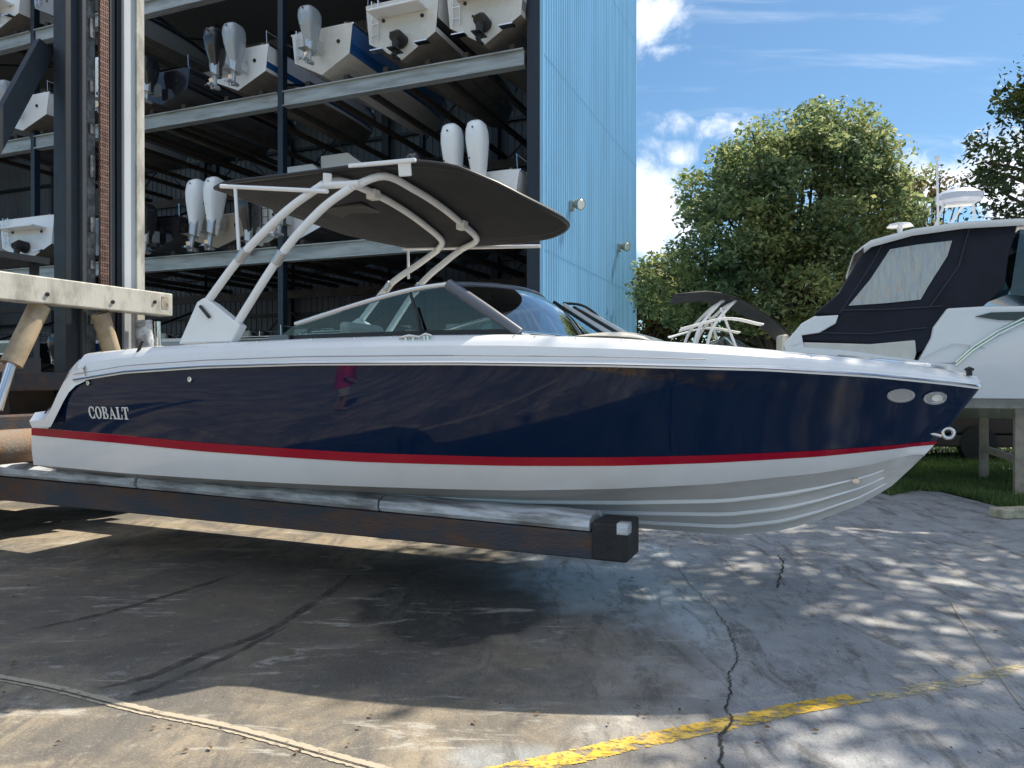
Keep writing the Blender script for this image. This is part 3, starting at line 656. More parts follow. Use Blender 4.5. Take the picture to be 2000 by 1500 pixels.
COWLW = mat('white_cowl', (.84, .87, .89), .3, coat=.3); COWLK = mat('black_cowl', (.015, .016, .02), .25, coat=.5); COWLG = mat('silver_cowl', (.38, .41, .44), .3, metal=.3)
TANB = mat('tan_bottom', (.20, .18, .155), .5, var=.25, scale=2); DGRY = mat('grey_bottom_paint', (.10, .11, .12), .5, var=.3, scale=2)
BNK = mat('bunk_timber', (.05, .042, .035), .85, var=.3)
GRP = 'boats stored in the shed rack'
def rackboat(px, lev, label, dy=-.25, dz=.14, group=GRP, **kw):
    q = SF.yp(px, 300, 0.); z = LV[lev]+.03
    p = SF.o + SF.u*q.x + SF.v*dy
    r = empty('stored_boat', label, 'boat', (p.x, p.y, z+dz), SR+PI/2, group)
    boat(r, **kw)
    for sx in (-.62, .62):
        mb = MB(); mb.box(q.x+sx-.07, q.x+sx+.07, -.05, 8.2, z+.0, z+.14); o = mb.build('bunk', BNK, rack)
    return q.x
info = []
S = dict(seats=True)
info.append(rackboat(330, 2, 'dark boat with curved bow rail on the shelf beside the lift mast', side=BLKG, bottom=DGRY, deckm=GREY, engines=1, ecol=[COWLK], eh=.9, cover=CANVASB, L=6.2, B=2.2, D=1.0, shield=False, rail=True))
info.append(rackboat(478, 2, 'white boat with one black and one silver outboard, high on the rack', stripe=BLUEG, rail=True, side=HULLW, bottom=TANB, deckm=CREAM, engines=2, ecol=[COWLG, COWLK], L=7, B=2.15, D=1.2, eh=1.15, shield=True))
info.append(rackboat(640, 2, 'white and blue boat with a blue hull side on the upper shelf', side=BLUEG, transom=CREAM, bottom=CREAM, deckm=WHITE, engines=1, ecol=[COWLG], L=7.2, B=1.95, D=1.3, shield=True))
info.append(rackboat(795, 2, 'large white boat with black stern drive and navy side on the upper shelf', rail=True, side=HULLW, stripe=BLKG, transom=CREAM, bottom=TANB, drive=True, L=7.6, B=2.15, D=1.65, shield=True))
info.append(rackboat(955, 2, 'cream boat with high square transom next to the shed corner column', stripe=GREY, side=CREAM, transom=CREAM, bottom=TANB, deckm=CREAM, drive=True, L=7.2, B=2.1, D=1.65, shield=True))
rackboat(60, 2, 'white boat behind the dark diagonal brace of the lift', rail=True, side=HULLW, bottom=TANB, engines=1, ecol=[COWLG], L=7, B=2.5, shield=True)
rackboat(178, 2, 'white boat glimpsed behind the lift mast channels, upper shelf', side=HULLW, bottom=DGRY, engines=1, ecol=[COWLW], L=7, B=2.3)
rackboat(-60, 2, 'grey boat at the left edge of the photo, upper shelf', side=GREY, bottom=DGRY, drive=True, L=7, B=2.4)
rackboat(10, 3, 'pale boat on the topmost shelf left of the lift mast', side=HULLW, bottom=TANB, L=7, B=2.4, drive=True)
# middle shelf
rackboat(310, 1, 'black boat with exposed engine gear on middle shelf beside lift mast', rail=True, side=BLKG, bottom=DGRY, deckm=BLKG, engines=2, ecol=[COWLK], L=6.5, B=2.3, D=1.0, shield=False, cover=CANVASB)
rackboat(420, 1, 'boat with two white outboards on the middle shelf behind the arch legs', side=CREAM, transom=VINYLG, bottom=TANB, engines=2, ecol=[COWLW], etilt=.12, L=8, B=2.5, D=1.0, eh=1.45, ez=-.12, shield=False, dy=.1)
rackboat(556, 1, 'boat with white hard top showing above the grey canopy', side=HULLW, bottom=DGRY, L=7.5, B=2.5, D=1.3, engines=1, ecol=[COWLK], ttop=WHITE, dy=.3)
rackboat(750, 1, 'black hulled boat hidden behind the grey canopy', side=BLKG, bottom=DGRY, L=7.5, B=2.5, D=1.3, engines=1, ecol=[COWLK], tower=True, dy=.1)
rackboat(930, 1, 'boat with twin tall white outboards rising above the grey canopy', rail=True, side=HULLW, bottom=TANB, L=8, B=2.4, D=1.3, engines=2, ecol=[COWLW], etilt=-.05, eh=1.6, ez=-.10, shield=False, dy=-.1)
rackboat(1000, 1, 'pale boat squeezed against the shed corner column on the middle shelf', side=CREAM, bottom=TANB, L=7, B=1.3, D=1.5, deckm=CREAM, transom=CREAM, shield=False, seats=False, drive=True, dy=.9)
rackboat(70, 1, 'white runabout with curved windshield seen left of the lift mast', side=HULLW, bottom=TANB, L=7, B=2.6, D=1.5, drive=True, shield=True, dy=-.3)
rackboat(205, 1, 'boat mostly hidden behind the lift mast, middle shelf', side=GREY, bottom=DGRY, L=7, B=2.2, D=1.2, engines=1, ecol=[COWLG])
rackboat(-70, 1, 'white boat cut by the left edge of the photo, middle shelf', rail=True, side=HULLW, bottom=DGRY, L=7, B=2.4, D=1.3, engines=1, ecol=[COWLK])
rackboat(245, 2, 'blue trimmed boat just right of the pale mast upright, upper shelf', side=BLUEG, transom=WHITE, bottom=TANB, engines=1, ecol=[COWLW], L=7, B=1.7, D=1.1, eh=1.1)
rackboat(120, 3, 'covered boat on the topmost shelf left of the mast', side=GREY, bottom=TANB, L=7, B=1.9, cover=CANVASB, shield=False)
rackboat(492, 1, 'small cream boat with a hard top between the white outboards and the rack post', side=CREAM, bottom=TANB, L=6.4, B=1.7, D=1.0, ttop=WHITE, engines=1, ecol=[COWLK], eh=1.2, shield=False, dy=.4)
rackboat(840, 1, 'grey railed boat left of the twin tall white outboards', side=GREY, bottom=DGRY, L=7.4, B=1.8, D=1.3, engines=1, ecol=[COWLK], eh=1.2, rail=True, shield=False)
# lower shelf
rackboat(20, 0, 'dark runabout on the lowest shelf beneath the lift crossbar', rail=True, side=BLKG, bottom=TANB, L=7, B=2.5, D=1.1, drive=True)
rackboat(160, 0, 'dark boat low behind the lift mast foot', side=NAVY, bottom=DGRY, L=7, B=2.4, D=1.0, engines=1, ecol=[COWLK])
rackboat(330, 0, 'grey boat on the lowest shelf behind the white arch plate', side=GREY, bottom=DGRY, L=7, B=2.4, D=1.0, drive=True)
rackboat(500, 0, 'dark boat on the lowest shelf between the arch leg and the rack post', rail=True, side=BLKG, bottom=DGRY, L=7, B=2.3, D=1.0, cover=CANVAS, shield=False, drive=True)
rackboat(660, 0, 'boat under a dark navy cover behind the windshield', side=HULLW, bottom=DGRY, L=7, B=2.5, D=1.1, cover=CANVASB, drive=True, shield=False)
rackboat(830, 0, 'white boat on the lowest shelf behind the windshield glass', side=HULLW, bottom=TANB, L=7, B=2.4, D=1.0, drive=True)
print('rack x', info)

# ================================================================== the lifted bowrider
BF = Frame(-3.88, 7.95, 23)    # origin under the transom, x forward, y away from the camera side
hero = empty('bowrider_boat', 'navy and white open motorboat with red stripe held on the lift forks', 'boat', (BF.o.x, BF.o.y, 0), -BF.a)
LB = 7.66
def Bp(full, s0, s1, p=2.4, q=.8, aft=1.0):
    def f(s):
        if s >= s1: return 0.
        b = full*(1-(max(0, s-s0)/(s1-s0))**p)**q
        if s < 2: b *= 1-(1-aft)*(1-max(0, s)/2)**2
        return b
    return f
B_sh = Bp(1.28, 3.4, 7.64, 2.5, .85, .96); B_rt = Bp(1.20, 2.6, 7.27, 2.1, .95, .96); B_rb = Bp(1.19, 2.6, 7.22, 2.1, .95, .96)
B_ch = Bp(1.12, 2.4, 7.10, 2.0, 1.0, .96)
def trace(pts, B):
    out = []
    for px, py in pts:
        q = BF.plan(px, py, B, 8); out.append((q.x, q.z))
    return out
sheer = trace([(150, 745), (250, 729), (400, 719), (600, 713), (900, 712), (1200, 716), (1500, 724), (1700, 736), (1850, 751), (1912, 759)], B_sh)
redt = trace([(62, 835), (250, 851), (400, 865), (700, 884), (1000, 893), (1200, 893), (1400, 889), (1600, 880), (1740, 870), (1828, 862)], B_rt)
redb = trace([(62, 850), (250, 867), (400, 882), (700, 902), (1000, 910), (1200, 910), (1400, 904), (1600, 892), (1740, 878), (1820, 869)], B_rb)
chin = trace([(65, 908), (250, 925), (400, 935), (700, 950), (1000, 958), (1200, 955), (1400, 945), (1600, 924), (1700, 908), (1785, 888)], B_ch)
keel = []
for px, py in [(1430, 1046), (1530, 1036), (1600, 1016), (1680, 986), (1740, 951), (1790, 905), (1828, 866)]:
    q = BF.yp(px, py, 0.); keel.append((q.x, q.z))
tip = BF.yp(1916, 756, 0.)
kz0 = keel[0][1]; keel = [(0, kz0+.03), (keel[0][0]-1.5, kz0+.0)] + keel + [(tip.x, tip.z)]
print('sheer', sheer[0], sheer[-1], 'red', redt[0], redt[-1], 'chin', chin[0], chin[-1], 'keel', keel, 'tip', tip)
def keel_s(z):   # stem position at height z
    for (a, b), (c, d) in zip(keel[2:], keel[3:]):
        if d >= z >= b: return a+(c-a)*(z-b)/(d-b)
    return keel[-1][0]
def line(tr, B, n, sg=-1, s0=None, extra=0.):
    """sample a traced hull line from the stern to the stem"""
    s_end = tr[-1][0]; sa = tr[0][0] if s0 is None else s0; out = []
    for i in range(n):
        t = i/(n-1); t = 1-(1-t)**1.35
        s = sa + (s_end-sa)*t; z = interp(tr, s); out.append(Vector((s, sg*(B(s)+extra), z)))
    st = keel_s(out[-1].z); out.append(Vector((st, 0, out[-1].z)))
    # keep every point behind the stem
    return out
NS = 60
def hull_side(sg):
    Ls = line(sheer, B_sh, NS, sg); Lt = line(redt, B_rt, NS, sg); Lb = line(redb, B_rb, NS, sg); Lc = line(chin, B_ch, NS, sg)
    Lk = []
    n = len(Lc)
    for i in range(n):
        s = Lc[i].x; Lk.append(Vector((s, 0, interp(keel, s))))
    Lk[-1] = Lc[-1].copy()
    return Ls, Lt, Lb, Lc, Lk
nav = MB(); redm = MB(); wht = MB(); bott = MB(); strk = MB()
for sg in (-1, 1):
    Ls, Lt, Lb, Lc, Lk = hull_side(sg)
    rows = []
    for j in range(9):
        q = j/8
        row = []
        for i, (a, b) in enumerate(zip(Lt, Ls)):
            p = a.lerp(b, q); t = i/NS
            p.y += sg*math.sin(PI*q)*(.022*(1-t) - .07*max(0, t-.35)*(1-max(0, (t-.8)/.2)))
            row.append(p)
        # smooth leading edge along the stem
        row[-1] = Vector((keel_s(row[-1].z), 0, row[-1].z)); rows.append(row)
    nav.grid(rows); redm.grid([[p+Vector((0, sg*.004, 0)) for p in Lt], [p+Vector((0, sg*.004, 0)) for p in Lb]]); wht.grid([Lb, [a.lerp(b, .5)+Vector((0, sg*.01, 0)) for a, b in zip(Lb, Lc)], Lc])
    # bottom with strakes
    rows = []
    for i, (c, k) in enumerate(zip(Lc, Lk)):
        st = [c, c+Vector((0, -sg*.035*min(1, abs(c.y)), -.004))]
        for q in (.30, .56, .80):
            p = (c+Vector((0, -sg*.03, -.004))).lerp(k, q)
            fade = 1 if i < NS*.80 else max(0, 1-(i-NS*.80)/(NS*.08)); dz = .022*fade
            st += [p+Vector((0, 0, 0)), p+Vector((0, sg*.004, -dz)), p+Vector((0, -sg*.045*fade, -dz+.004+(k.z-c.z)/max(.2, abs(c.y))*.045*0)), p+Vector((0, -sg*.05*fade, .0))]
            if i < NS*.88 and i > 2: strk_pt = None
        st.append(k); rows.append(st)
    bott.grid([[r[j] for r in rows] for j in range(len(rows[0]))])
    for q in (.30, .56, .80):
        rr = []
        for i, (c, k) in enumerate(zip(Lc, Lk)):
            if i > NS*.95: break
            p = (c+Vector((0, -sg*.03, -.004))).lerp(k, q); fade = max(.05, 1 if i < NS*.70 else 1-(i-NS*.70)/(NS*.25))
            dz = .019*fade
            rr.append([p+Vector((0, sg*.012*fade, .008)), p+Vector((0, sg*.006, -dz)), p+Vector((0, -sg*.03*fade, -dz))])
        strk.grid(rr)
    if sg == -1:
        # transom
        tr = [Lt[0], Lb[0], Lc[0], Lk[0]]
        tr2 = [Vector((p.x, -p.y, p.z)) for p in tr[:3]]
        wht.add([tr[0], tr[1], tr[2], tr[3], tr2[2], tr2[1], tr2[0]], [tuple(range(7))])
hn = nav.build('topside', NAVY, hero, smooth=40); hn['label'] = 'glossy navy hull side'
redm.build('stripe', RED, hero, smooth=40); wht.build('lower_side', HULLW, hero, smooth=40)
bott.build('hull_bottom', GREYB, hero, smooth=25); strk.build('strake', HULLW, hero, smooth=25)

# deck moulding: gunwale band from the navy edge up to the coaming
dtop = trace([(118, 722), (135, 702), (155, 692), (200, 686), (300, 677), (470, 667), (600, 661), (800, 655), (1000, 653), (1200, 661), (1400, 674), (1600, 692), (1750, 708), (1850, 722), (1905, 735)], lambda s: max(0, B_sh(s)-.10))
rub = MB(); gun = MB(); rail = MB()
for sg in (-1, 1):
    Ls = line(sheer, B_sh, NS, sg)
    def sh(q, dz, dw):
        return Vector((q.x, sg*max(0, abs(q.y)+dw), q.z+dz))
    prof = []
    for i, q in enumerate(Ls):
        t = i/NS; zt = interp(dtop, q.x); H = max(.03, zt - q.z)
        if i == NS: H = .055
        prof.append([sh(q, 0, .0), sh(q, -.004, .028), sh(q, .012, .034), sh(q, .03, .024), sh(q, .034, .004), sh(q, .055 if H > .12 else H*.5, .0), sh(q, H*.62, -.012), sh(q, H*.72, -.03), sh(q, H*.93, -.07), sh(q, H, -.11), sh(q, H+.006, -.22)])
    gun.grid(prof)
    rub.grid([[sh(q, .008, .036), sh(q, .014, .043), sh(q, .022, .036)] for q in Ls])
trim = MB()
for sg in (-1, 1):
    Ls = line(sheer, B_sh, NS, sg)
    trim.grid([[Vector((q.x, sg*max(0, abs(q.y)+.0345), q.z+.0585)), Vector((q.x, sg*max(0, abs(q.y)+.037), q.z+.062)), Vector((q.x, sg*max(0, abs(q.y)+.031), q.z+.066))] for q in Ls[:-3] if interp(dtop, q.x)-q.z > .16])
trim.build('trim_line', mat('grey_trim', (.30, .31, .33), .4), hero)
rub.build('rub_rail', STEEL, hero, smooth=50)
# stern pillar: slanted white moulding from the platform up to the gunwale
def near(px, py, B=B_sh, extra=0.):
    q = BF.plan(px, py, B, 8); q.y = -(B(q.x)+extra); return q
outer = [(60, 806), (80, 803), (92, 788), (105, 752), (118, 722), (134, 702), (160, 690)]
inner = [(64, 836), (100, 834), (112, 812), (126, 785), (138, 766), (152, 753), (172, 744)]
for sg in (-1, 1):
    O = [near(*p, extra=-.04-.075*k/6) for k, p in enumerate(outer)]; I = [near(*p, extra=.004+.02*k/6) for k, p in enumerate(inner)]; M_ = [a.lerp(b, .55)+Vector((0, -.04-.02*k/6, 0)) for k, (a, b) in enumerate(zip(O, I))]
    M2 = [a.lerp(b, .8)+Vector((0, -.02, 0)) for a, b in zip(O, I)]; Q = [Vector((p.x+.02, p.y+.30, p.z)) for p in O]
    rows = [Q, O, M_, M2, I]
    if sg > 0: rows = [[Vector((p.x, -p.y, p.z)) for p in r] for r in rows]
    gun.grid(rows)
gun.build('gunwale', WHITE, hero, smooth=28)
# deck plates, cockpit tub
def dk(s): return interp(dtop, s)
dk_m = MB(); tub = MB()
def inB(s): return max(0, B_sh(s)-.32)
ST = [.35+i*(7.35-.35)/34 for i in range(35)]
CK0, CK1, BW0, BW1 = .9, 4.35, 4.75, 6.75
for sg in (-1, 1):
    dk_m.grid([[Vector((s, sg*max(0, B_sh(s)-.21), dk(s)+.005)), Vector((s, sg*inB(s), dk(s)+.0))] for s in ST])
for a, b in ((.35, CK0), (CK1, BW0), (BW1, 7.45)):
    n = 6; ss = [a+(b-a)*i/n for i in range(n+1)]
    dk_m.grid([[Vector((s, w*inB(s), dk(s)+.03*(1-w*w))) for w in (-1, -.5, 0, .5, 1)] for s in ss])
for a, b in ((CK0, CK1), (BW0, BW1)):
    n = 14; ss = [a+(b-a)*i/n for i in range(n+1)]; fz = .98 if a < 2 else 1.36
    for sg in (-1, 1): tub.grid([[Vector((s, sg*inB(s), dk(s))), Vector((s, sg*min(inB(s)-.04, max(.02, B_rt(s)-.16)), fz))] for s in ss])
    tub.grid([[Vector((s, w*min(inB(s)-.04, max(.02, B_rt(s)-.16)), fz)) for w in (-1, 0, 1)] for s in ss])
    for s in (a, b): tub.grid([[Vector((s, w*inB(s), dk(s))) for w in (-1, 0, 1)], [Vector((s, w*min(inB(s)-.04, max(.02, B_rt(s)-.16)), fz)) for w in (-1, 0, 1)]])
dk_m.build('deck', WHITE, hero, smooth=40); tub.build('cockpit', VINYL, hero, smooth=40)
tr = MB(); zt = redt[0][1]; tr.grid([[Vector((.36, w*1.0, dk(.4))) for w in (-1, 0, 1)], [Vector((.10, w*1.12, zt+.1)) for w in (-1, 0, 1)]]); tr.build('transom_panel', WHITE, hero)
pf = MB(); pf.box(-.12, .06, -1.17, 1.17, zt-.01, zt+.07); pf.build('swim_platform', WHITE, hero, bevel=.025)
sp_ = MB(); sp_.box(-.08, .05, -1.0, 1.0, zt+.072, zt+.08); sp_.build('platform_pad', VINYLG, hero)
# seats
def seat(x, y, w=.55, rz=1):
    m = MB(); m.box(x, x+.5, y-w/2, y+w/2, 1.1, 1.42); m.build('seat', VINYL, hero, bevel=.06)
    m = MB(); m.prism([(x-.12, 1.40), (x+.04, 1.40), (x+.0, 2.18), (x-.10, 2.20)] if rz > 0 else [(x+.42, 1.40), (x+.58, 1.40), (x+.56, 1.98), (x+.46, 2.0)], 1, y-w/2, y+w/2); m.build('seat_back', VINYL, hero, bevel=.04)
seat(3.1, -.5); seat(3.1, .5)
m = MB(); m.box(.95, 1.5, -.8, .8, 1.0, 1.40); m.box(.9, 1.06, -.8, .8, 1.4, dk(1)+.05); m.build('bench_seat', VINYL, hero, bevel=.05)
m = MB(); m.box(4.36, 4.72, -.88, -.3, 1.0, dk(4.5)+.0); m.box(4.36, 4.72, .3, .88, 1.0, dk(4.5)); m.build('helm_console', BLACK, hero, bevel=.03)
for sg in (-1, 1):
    m = MB(); m.grid([[Vector((s, sg*max(.02, B_rt(s)-.18), 1.38)), Vector((s, sg*max(.02, B_rt(s)-.18), 1.56)), Vector((s, sg*max(.01, B_rt(s)-.50), 1.56)), Vector((s, sg*max(.01, B_rt(s)-.50), 1.38))] for s in (4.85, 5.2, 5.6, 6.0, 6.3)]); m.build('bow_seat', VINYL, hero)
m = MB(); m.tube([(4.2, .5+.19*math.cos(a), 1.78+.19*math.sin(a)) for a in [2*PI*k/20 for k in range(21)]], .014, 6); m.tube([(4.36, .5, 1.78), (4.2, .5, 1.78)], .03, 8); m.tube([(4.2, .31, 1.78), (4.2, .69, 1.78)], .012, 6); m.build('steering_wheel', BLACK, hero, smooth=50)
# ---- windshield
WW = -1.0
c1 = BF.yp(578, 633, WW); c2 = BF.yp(700, 594, WW); c3 = BF.yp(800, 567, WW); c4 = BF.yp(876, 555, WW); d1 = BF.yp(1016, 650, WW-.02); d0 = BF.yp(540, 654, WW)
fc = BF.yp(1135, 656, 0.); tc_ = Vector((c4.x+.24, 0, c4.z+.05))
print('windshield', c1, c4, d1, fc)
def mir(p): return Vector((p.x, -p.y, p.z))
topN = spline([c1, c2, c3, c4], 6)
baseN = [Vector((d0.x+(d1.x-d0.x)*i/18, WW, dk(d0.x+(d1.x-d0.x)*i/18)+.02)) for i in range(19)]
def arc(a, c, b, n):  # through a, centre c, b
    out = []
    for i in range(n+1):
        w = -1+2*i/n; y = a.y*(-w) if w < 0 else b.y*w
        f = 1-abs(w)**2.0
        out.append(Vector((a.x+(c.x-a.x)*f, w*abs(a.y), a.z+(c.z-a.z)*f)))
    return out
ftop = arc(c4, tc_, mir(c4), 20); fbase = arc(d1, Vector((fc.x, 0, dk(fc.x)+.03)), mir(d1), 20)
for sg in (0, 1):
    T_ = topN if not sg else [mir(p) for p in topN]; Bs = baseN if not sg else [mir(p) for p in baseN]
    # base resampled to the top's count
    n = len(T_); Bq = [Bs[0].lerp(Bs[-1], i/(n-1)) for i in range(n)]
    Bq = [Vector((p.x, p.y, dk(p.x)+.02)) for p in Bq]
    g_ = MB(); g_.grid([T_, Bq]); e = Bq[-1]
    g_.build('side_window', GLASS, hero, smooth=60)
    fr_ = MB(); fr_.tube(T_, .022, 8); fr_.build('window_rail', STEEL, hero, smooth=50)
    fb = MB(); fb.grid([[p+Vector((0, 0, -.03)) for p in Bq], [p+Vector((0, 0, .025)) for p in Bq]]); fb.build('window_sill', BLACK, hero, solid=.03)
    ps = MB(); a_ = T_[-1]; b_ = d1 if not sg else mir(d1); ps.tube([a_, a_.lerp(b_, .5), b_], [.042, .042, .034], 12); ps.build('corner_post', mat('grey_post', (.10, .11, .14), .3, coat=.4), hero, smooth=50)
    k = BF.yp(800, 567, WW) if not sg else mir(BF.yp(800, 567, WW)); k2 = BF.yp(825, 650, WW) if not sg else mir(BF.yp(825, 650, WW))
    st_ = MB(); st_.tube([k, k2], .012, 6); st_.build('window_divider', BLACK, hero)
g_ = MB(); rows = [[a.lerp(b, q)+Vector((0, 0, .05*math.sin(PI*q))) for a, b in zip(ftop, fbase)] for q in [i/6 for i in range(7)]]
g_.grid(rows); g_.build('front_window', GLASSD, hero, smooth=60)
fr_ = MB(); fr_.tube(ftop, .018, 8); fr_.build('window_header', mat('grey_post', (.10, .11, .14)), hero, smooth=50)
fr_ = MB(); fr_.tube(fbase, .016, 8); fr_.build('window_base', STEEL, hero, smooth=50)
# slatted folded boards on the foredeck
for k in range(4):
    a_ = BF.yp(1082+16*k, 590+4*k, .55); b_ = BF.yp(1182+11*k, 655-2*k, .55); m = MB(); m.beam(a_+Vector((0, .05*k, 0)), b_+Vector((0, .05*k, 0)), .05, .028); m.build('bow_slat', BLACK if k % 2 == 0 else POWDER, hero)
m = MB(); m.tube(spline([BF.yp(1100, 592, .75), BF.yp(1145, 600, .75), BF.yp(1205, 650, .75)], 5), .012, 6); m.build('bow_slat_rail', BLACK, hero)
m = MB(); pts = []
for i in range(9): s = 4.95+i*.07; pts.append([Vector((s, w*.62, dk(s)+.02+.07*math.sin(PI*i/8)**.6*(1-abs(w)**4*.8))) for w in (-1, -.8, -.3, .3, .8, 1)])
m.grid(pts); m.build('bow_cushion', VINYL, hero, smooth=60)
# ---- arch tower
LW = -1.12
cn = [BF.yp(412, 362, -1.08), BF.yp(560, 345, -1.08), BF.yp(690, 327, -1.08), BF.yp(800, 311, -1.08)]
ca, cb_ = cn[0], cn[-1]; ca.x -= .10
print('canopy', ca, cb_)
NX, NY = 28, 18
def ez(L): return sorted((BF.yp(a, b, w).x, BF.yp(a, b, w).z) for a, b, w in L)
NZ = ez([(412, 363, -1.0), (560, 346, -1.0), (690, 329, -1.0), (800, 314, -1.0), (880, 316, -.95), (974, 352, -.7)])
FZ = ez([(700, 462, 1.0), (790, 480, 1.0), (880, 478, 1.0), (1000, 474, 1.0), (1085, 468, .78)])
CE = 4.66; tz = BF.yp(1078, 424, 0.).z
print('canopy edges', NZ, FZ, tz)
NZ = [p for p in NZ if p[0] < 4.5] + [(CE, tz)]; FZ = [(ca.x, NZ[0][1]-.05)] + [p for p in FZ if 1.6 < p[0] < 4.5] + [(CE, tz-.03)]
def cwid(x):
    b = 1.03 if x > ca.x+.3 else 1.03-.10*((ca.x+.3-x)/.3)**2
    if x > 3.3: b *= max(.0, 1-((x-3.3)/(CE-3.3))**2.6)**.5
    return max(b, .02)
def cano(q, w):    # q 0 rear .. 1 front, w -1..1
    q = 1-(1-q)**1.5 if q > .0 else 0
    x = ca.x + (CE-ca.x)*q; b = cwid(x); n, f = interp(NZ, x), interp(FZ, x)
    y = w*b; return Vector((x, y, n+(f-n)*(y+1)/2 + .09*(b/1.03)*(1-w*w)*min(1, (x-ca.x)*.8)))
def under(x, y):   # height of the canopy underside over a point of the boat
    n, f = interp(NZ, x), interp(FZ, x); b = max(.3, cwid(x)); return n+(f-n)*(y+1)/2 + .09*max(0, 1-(y/b)**2) - .055
plate = [(352, 672), (388, 590), (400, 582), (418, 592), (472, 636), (455, 668)]
for sg in (-1, 1):
    P_ = [BF.yp(px, py, LW) for px, py in plate]
    m = MB(); m.prism([(p.x, p.z) for p in P_], 1, sg*1.14, sg*1.05); o = m.build('arch_base', WHITE, hero, bevel=.012)
    m = MB(); a_ = BF.yp(392, 598, LW-.03); b_ = BF.yp(410, 620, LW-.03); m.tube([Vector((a_.x, sg*1.155, a_.z)), Vector((b_.x, sg*1.155, b_.z))], .014, 8); m.build('arch_latch', BLACK, hero, smooth=50)
A_ = [BF.yp(402, 594, -1.10), BF.yp(475, 497, -1.09), BF.yp(560, 412, -1.05), BF.yp(632, 360, -1.0)]
Fv = [BF.yp(455, 645, -1.10), BF.yp(547, 501, -1.08), BF.yp(625, 412, -1.04), BF.yp(686, 366, -1.0)]
zA = A_[-1].z; zF = Fv[-1].z
print('arch', A_[0], A_[-1], Fv[-1])
for sg in (-1, 1):
    for nm, P_ in (('rear_leg', A_), ('front_leg', Fv)):
        Q_ = [Vector((p.x, sg*abs(p.y), p.z)) for p in P_]
        if sg > 0: d_ = min(0, under(P_[-1].x, 1.0)-P_[-1].z); Q_[-1].z += d_; Q_[-2].z += d_*.6; Q_[-1].x += d_*.4
        m = MB(); m.tube(spline(Q_, 6), [.033]*13+[.032]*6, 12); m.build('arch_leg', POWDER, hero, smooth=50)
        e = Q_[1]; m = MB(); m.tube([e+Vector((-.045, 0, -.055)), e+Vector((.03, 0, .035))], .043, 12); m.build('leg_bracket', ALU, hero, bevel=.01)
FX = Fv[-1].x+.13
for nm, x0, z0, up in (('rear', A_[-1].x, zA-.02, .15), ('front', FX, zF-.02, .22)):
    src = A_[-1] if nm == 'rear' else Fv[-1]
    pts = [Vector((src.x, -1.0, src.z))]
    for y_, u_ in ((-.86, .6), (-.45, .95), (0, 1.), (.45, .92), (.80, .6)): pts.append(Vector((x0+.05+.05*u_, y_, min(z0+up*u_+.05, under(x0+.08, y_)))))
    dd_ = min(0, under(src.x, 1.0)-src.z); pts.append(Vector((src.x+dd_*.4, 1.0, src.z+dd_)))
    m = MB(); m.tube(spline(pts, 5), .031, 12); m.build('arch_crossbar', POWDER, hero, smooth=50)
    k_ = pts[4] if nm == 'front' else pts[2]; m = MB(); m.box(k_.x-.045, k_.x+.045, k_.y-.045, k_.y+.045, k_.z-.055, k_.z+.03); m.build('arch_light', LAMP, hero, bevel=.01)
for sg in (-1, 1):
    m = MB(); m.tube([Vector((A_[-1].x-.02, sg*1.0, zA-.01)), Vector((Fv[-1].x+.08, sg*1.0, zF+.02))], .030, 10); m.build('arch_rail', POWDER, hero, smooth=50)
# ---- canopy
def rowsC(dz): return [[cano(i/NX, -1+2*j/NY)+Vector((0, 0, dz)) for j in range(NY+1)] for i in range(NX+1)]
m = MB(); m.grid(rowsC(0)); m.build('canopy', CANVAS, hero, smooth=60, solid=.03)
per = [cano(0, -1+2*j/NY) for j in range(NY+1)] + [cano(i/NX, 1) for i in range(1, NX+1)] + [cano(1, 1-2*j/NY) for j in range(1, NY+1)] + [cano(1-i/NX, -1) for i in range(1, NX+1)]
m = MB(); m.tube(per, .018, 8, caps=False); m.build('canopy_piping', BLACK, hero, smooth=50)
def seam(sc_):
    P_ = []
    for p in per: c = (ca+cb_)/2; P_.append(p)
    return P_
ins = []
for j in range(NY+1): ins.append(cano(.08, (-1+2*j/NY)*.88))
for i in range(1, NX): ins.append(cano(.08+.82*i/NX, .88))
for j in range(NY+1): ins.append(cano(.92, (1-2*j/NY)*.88))
for i in range(1, NX): ins.append(cano(.92-.82*i/NX, -.88))
m = MB(); m.tube([p+Vector((0, 0, -.012)) for p in ins]+[ins[0]+Vector((0, 0, -.012))], .006, 5); m.build('canopy_seam', BLACK, hero)
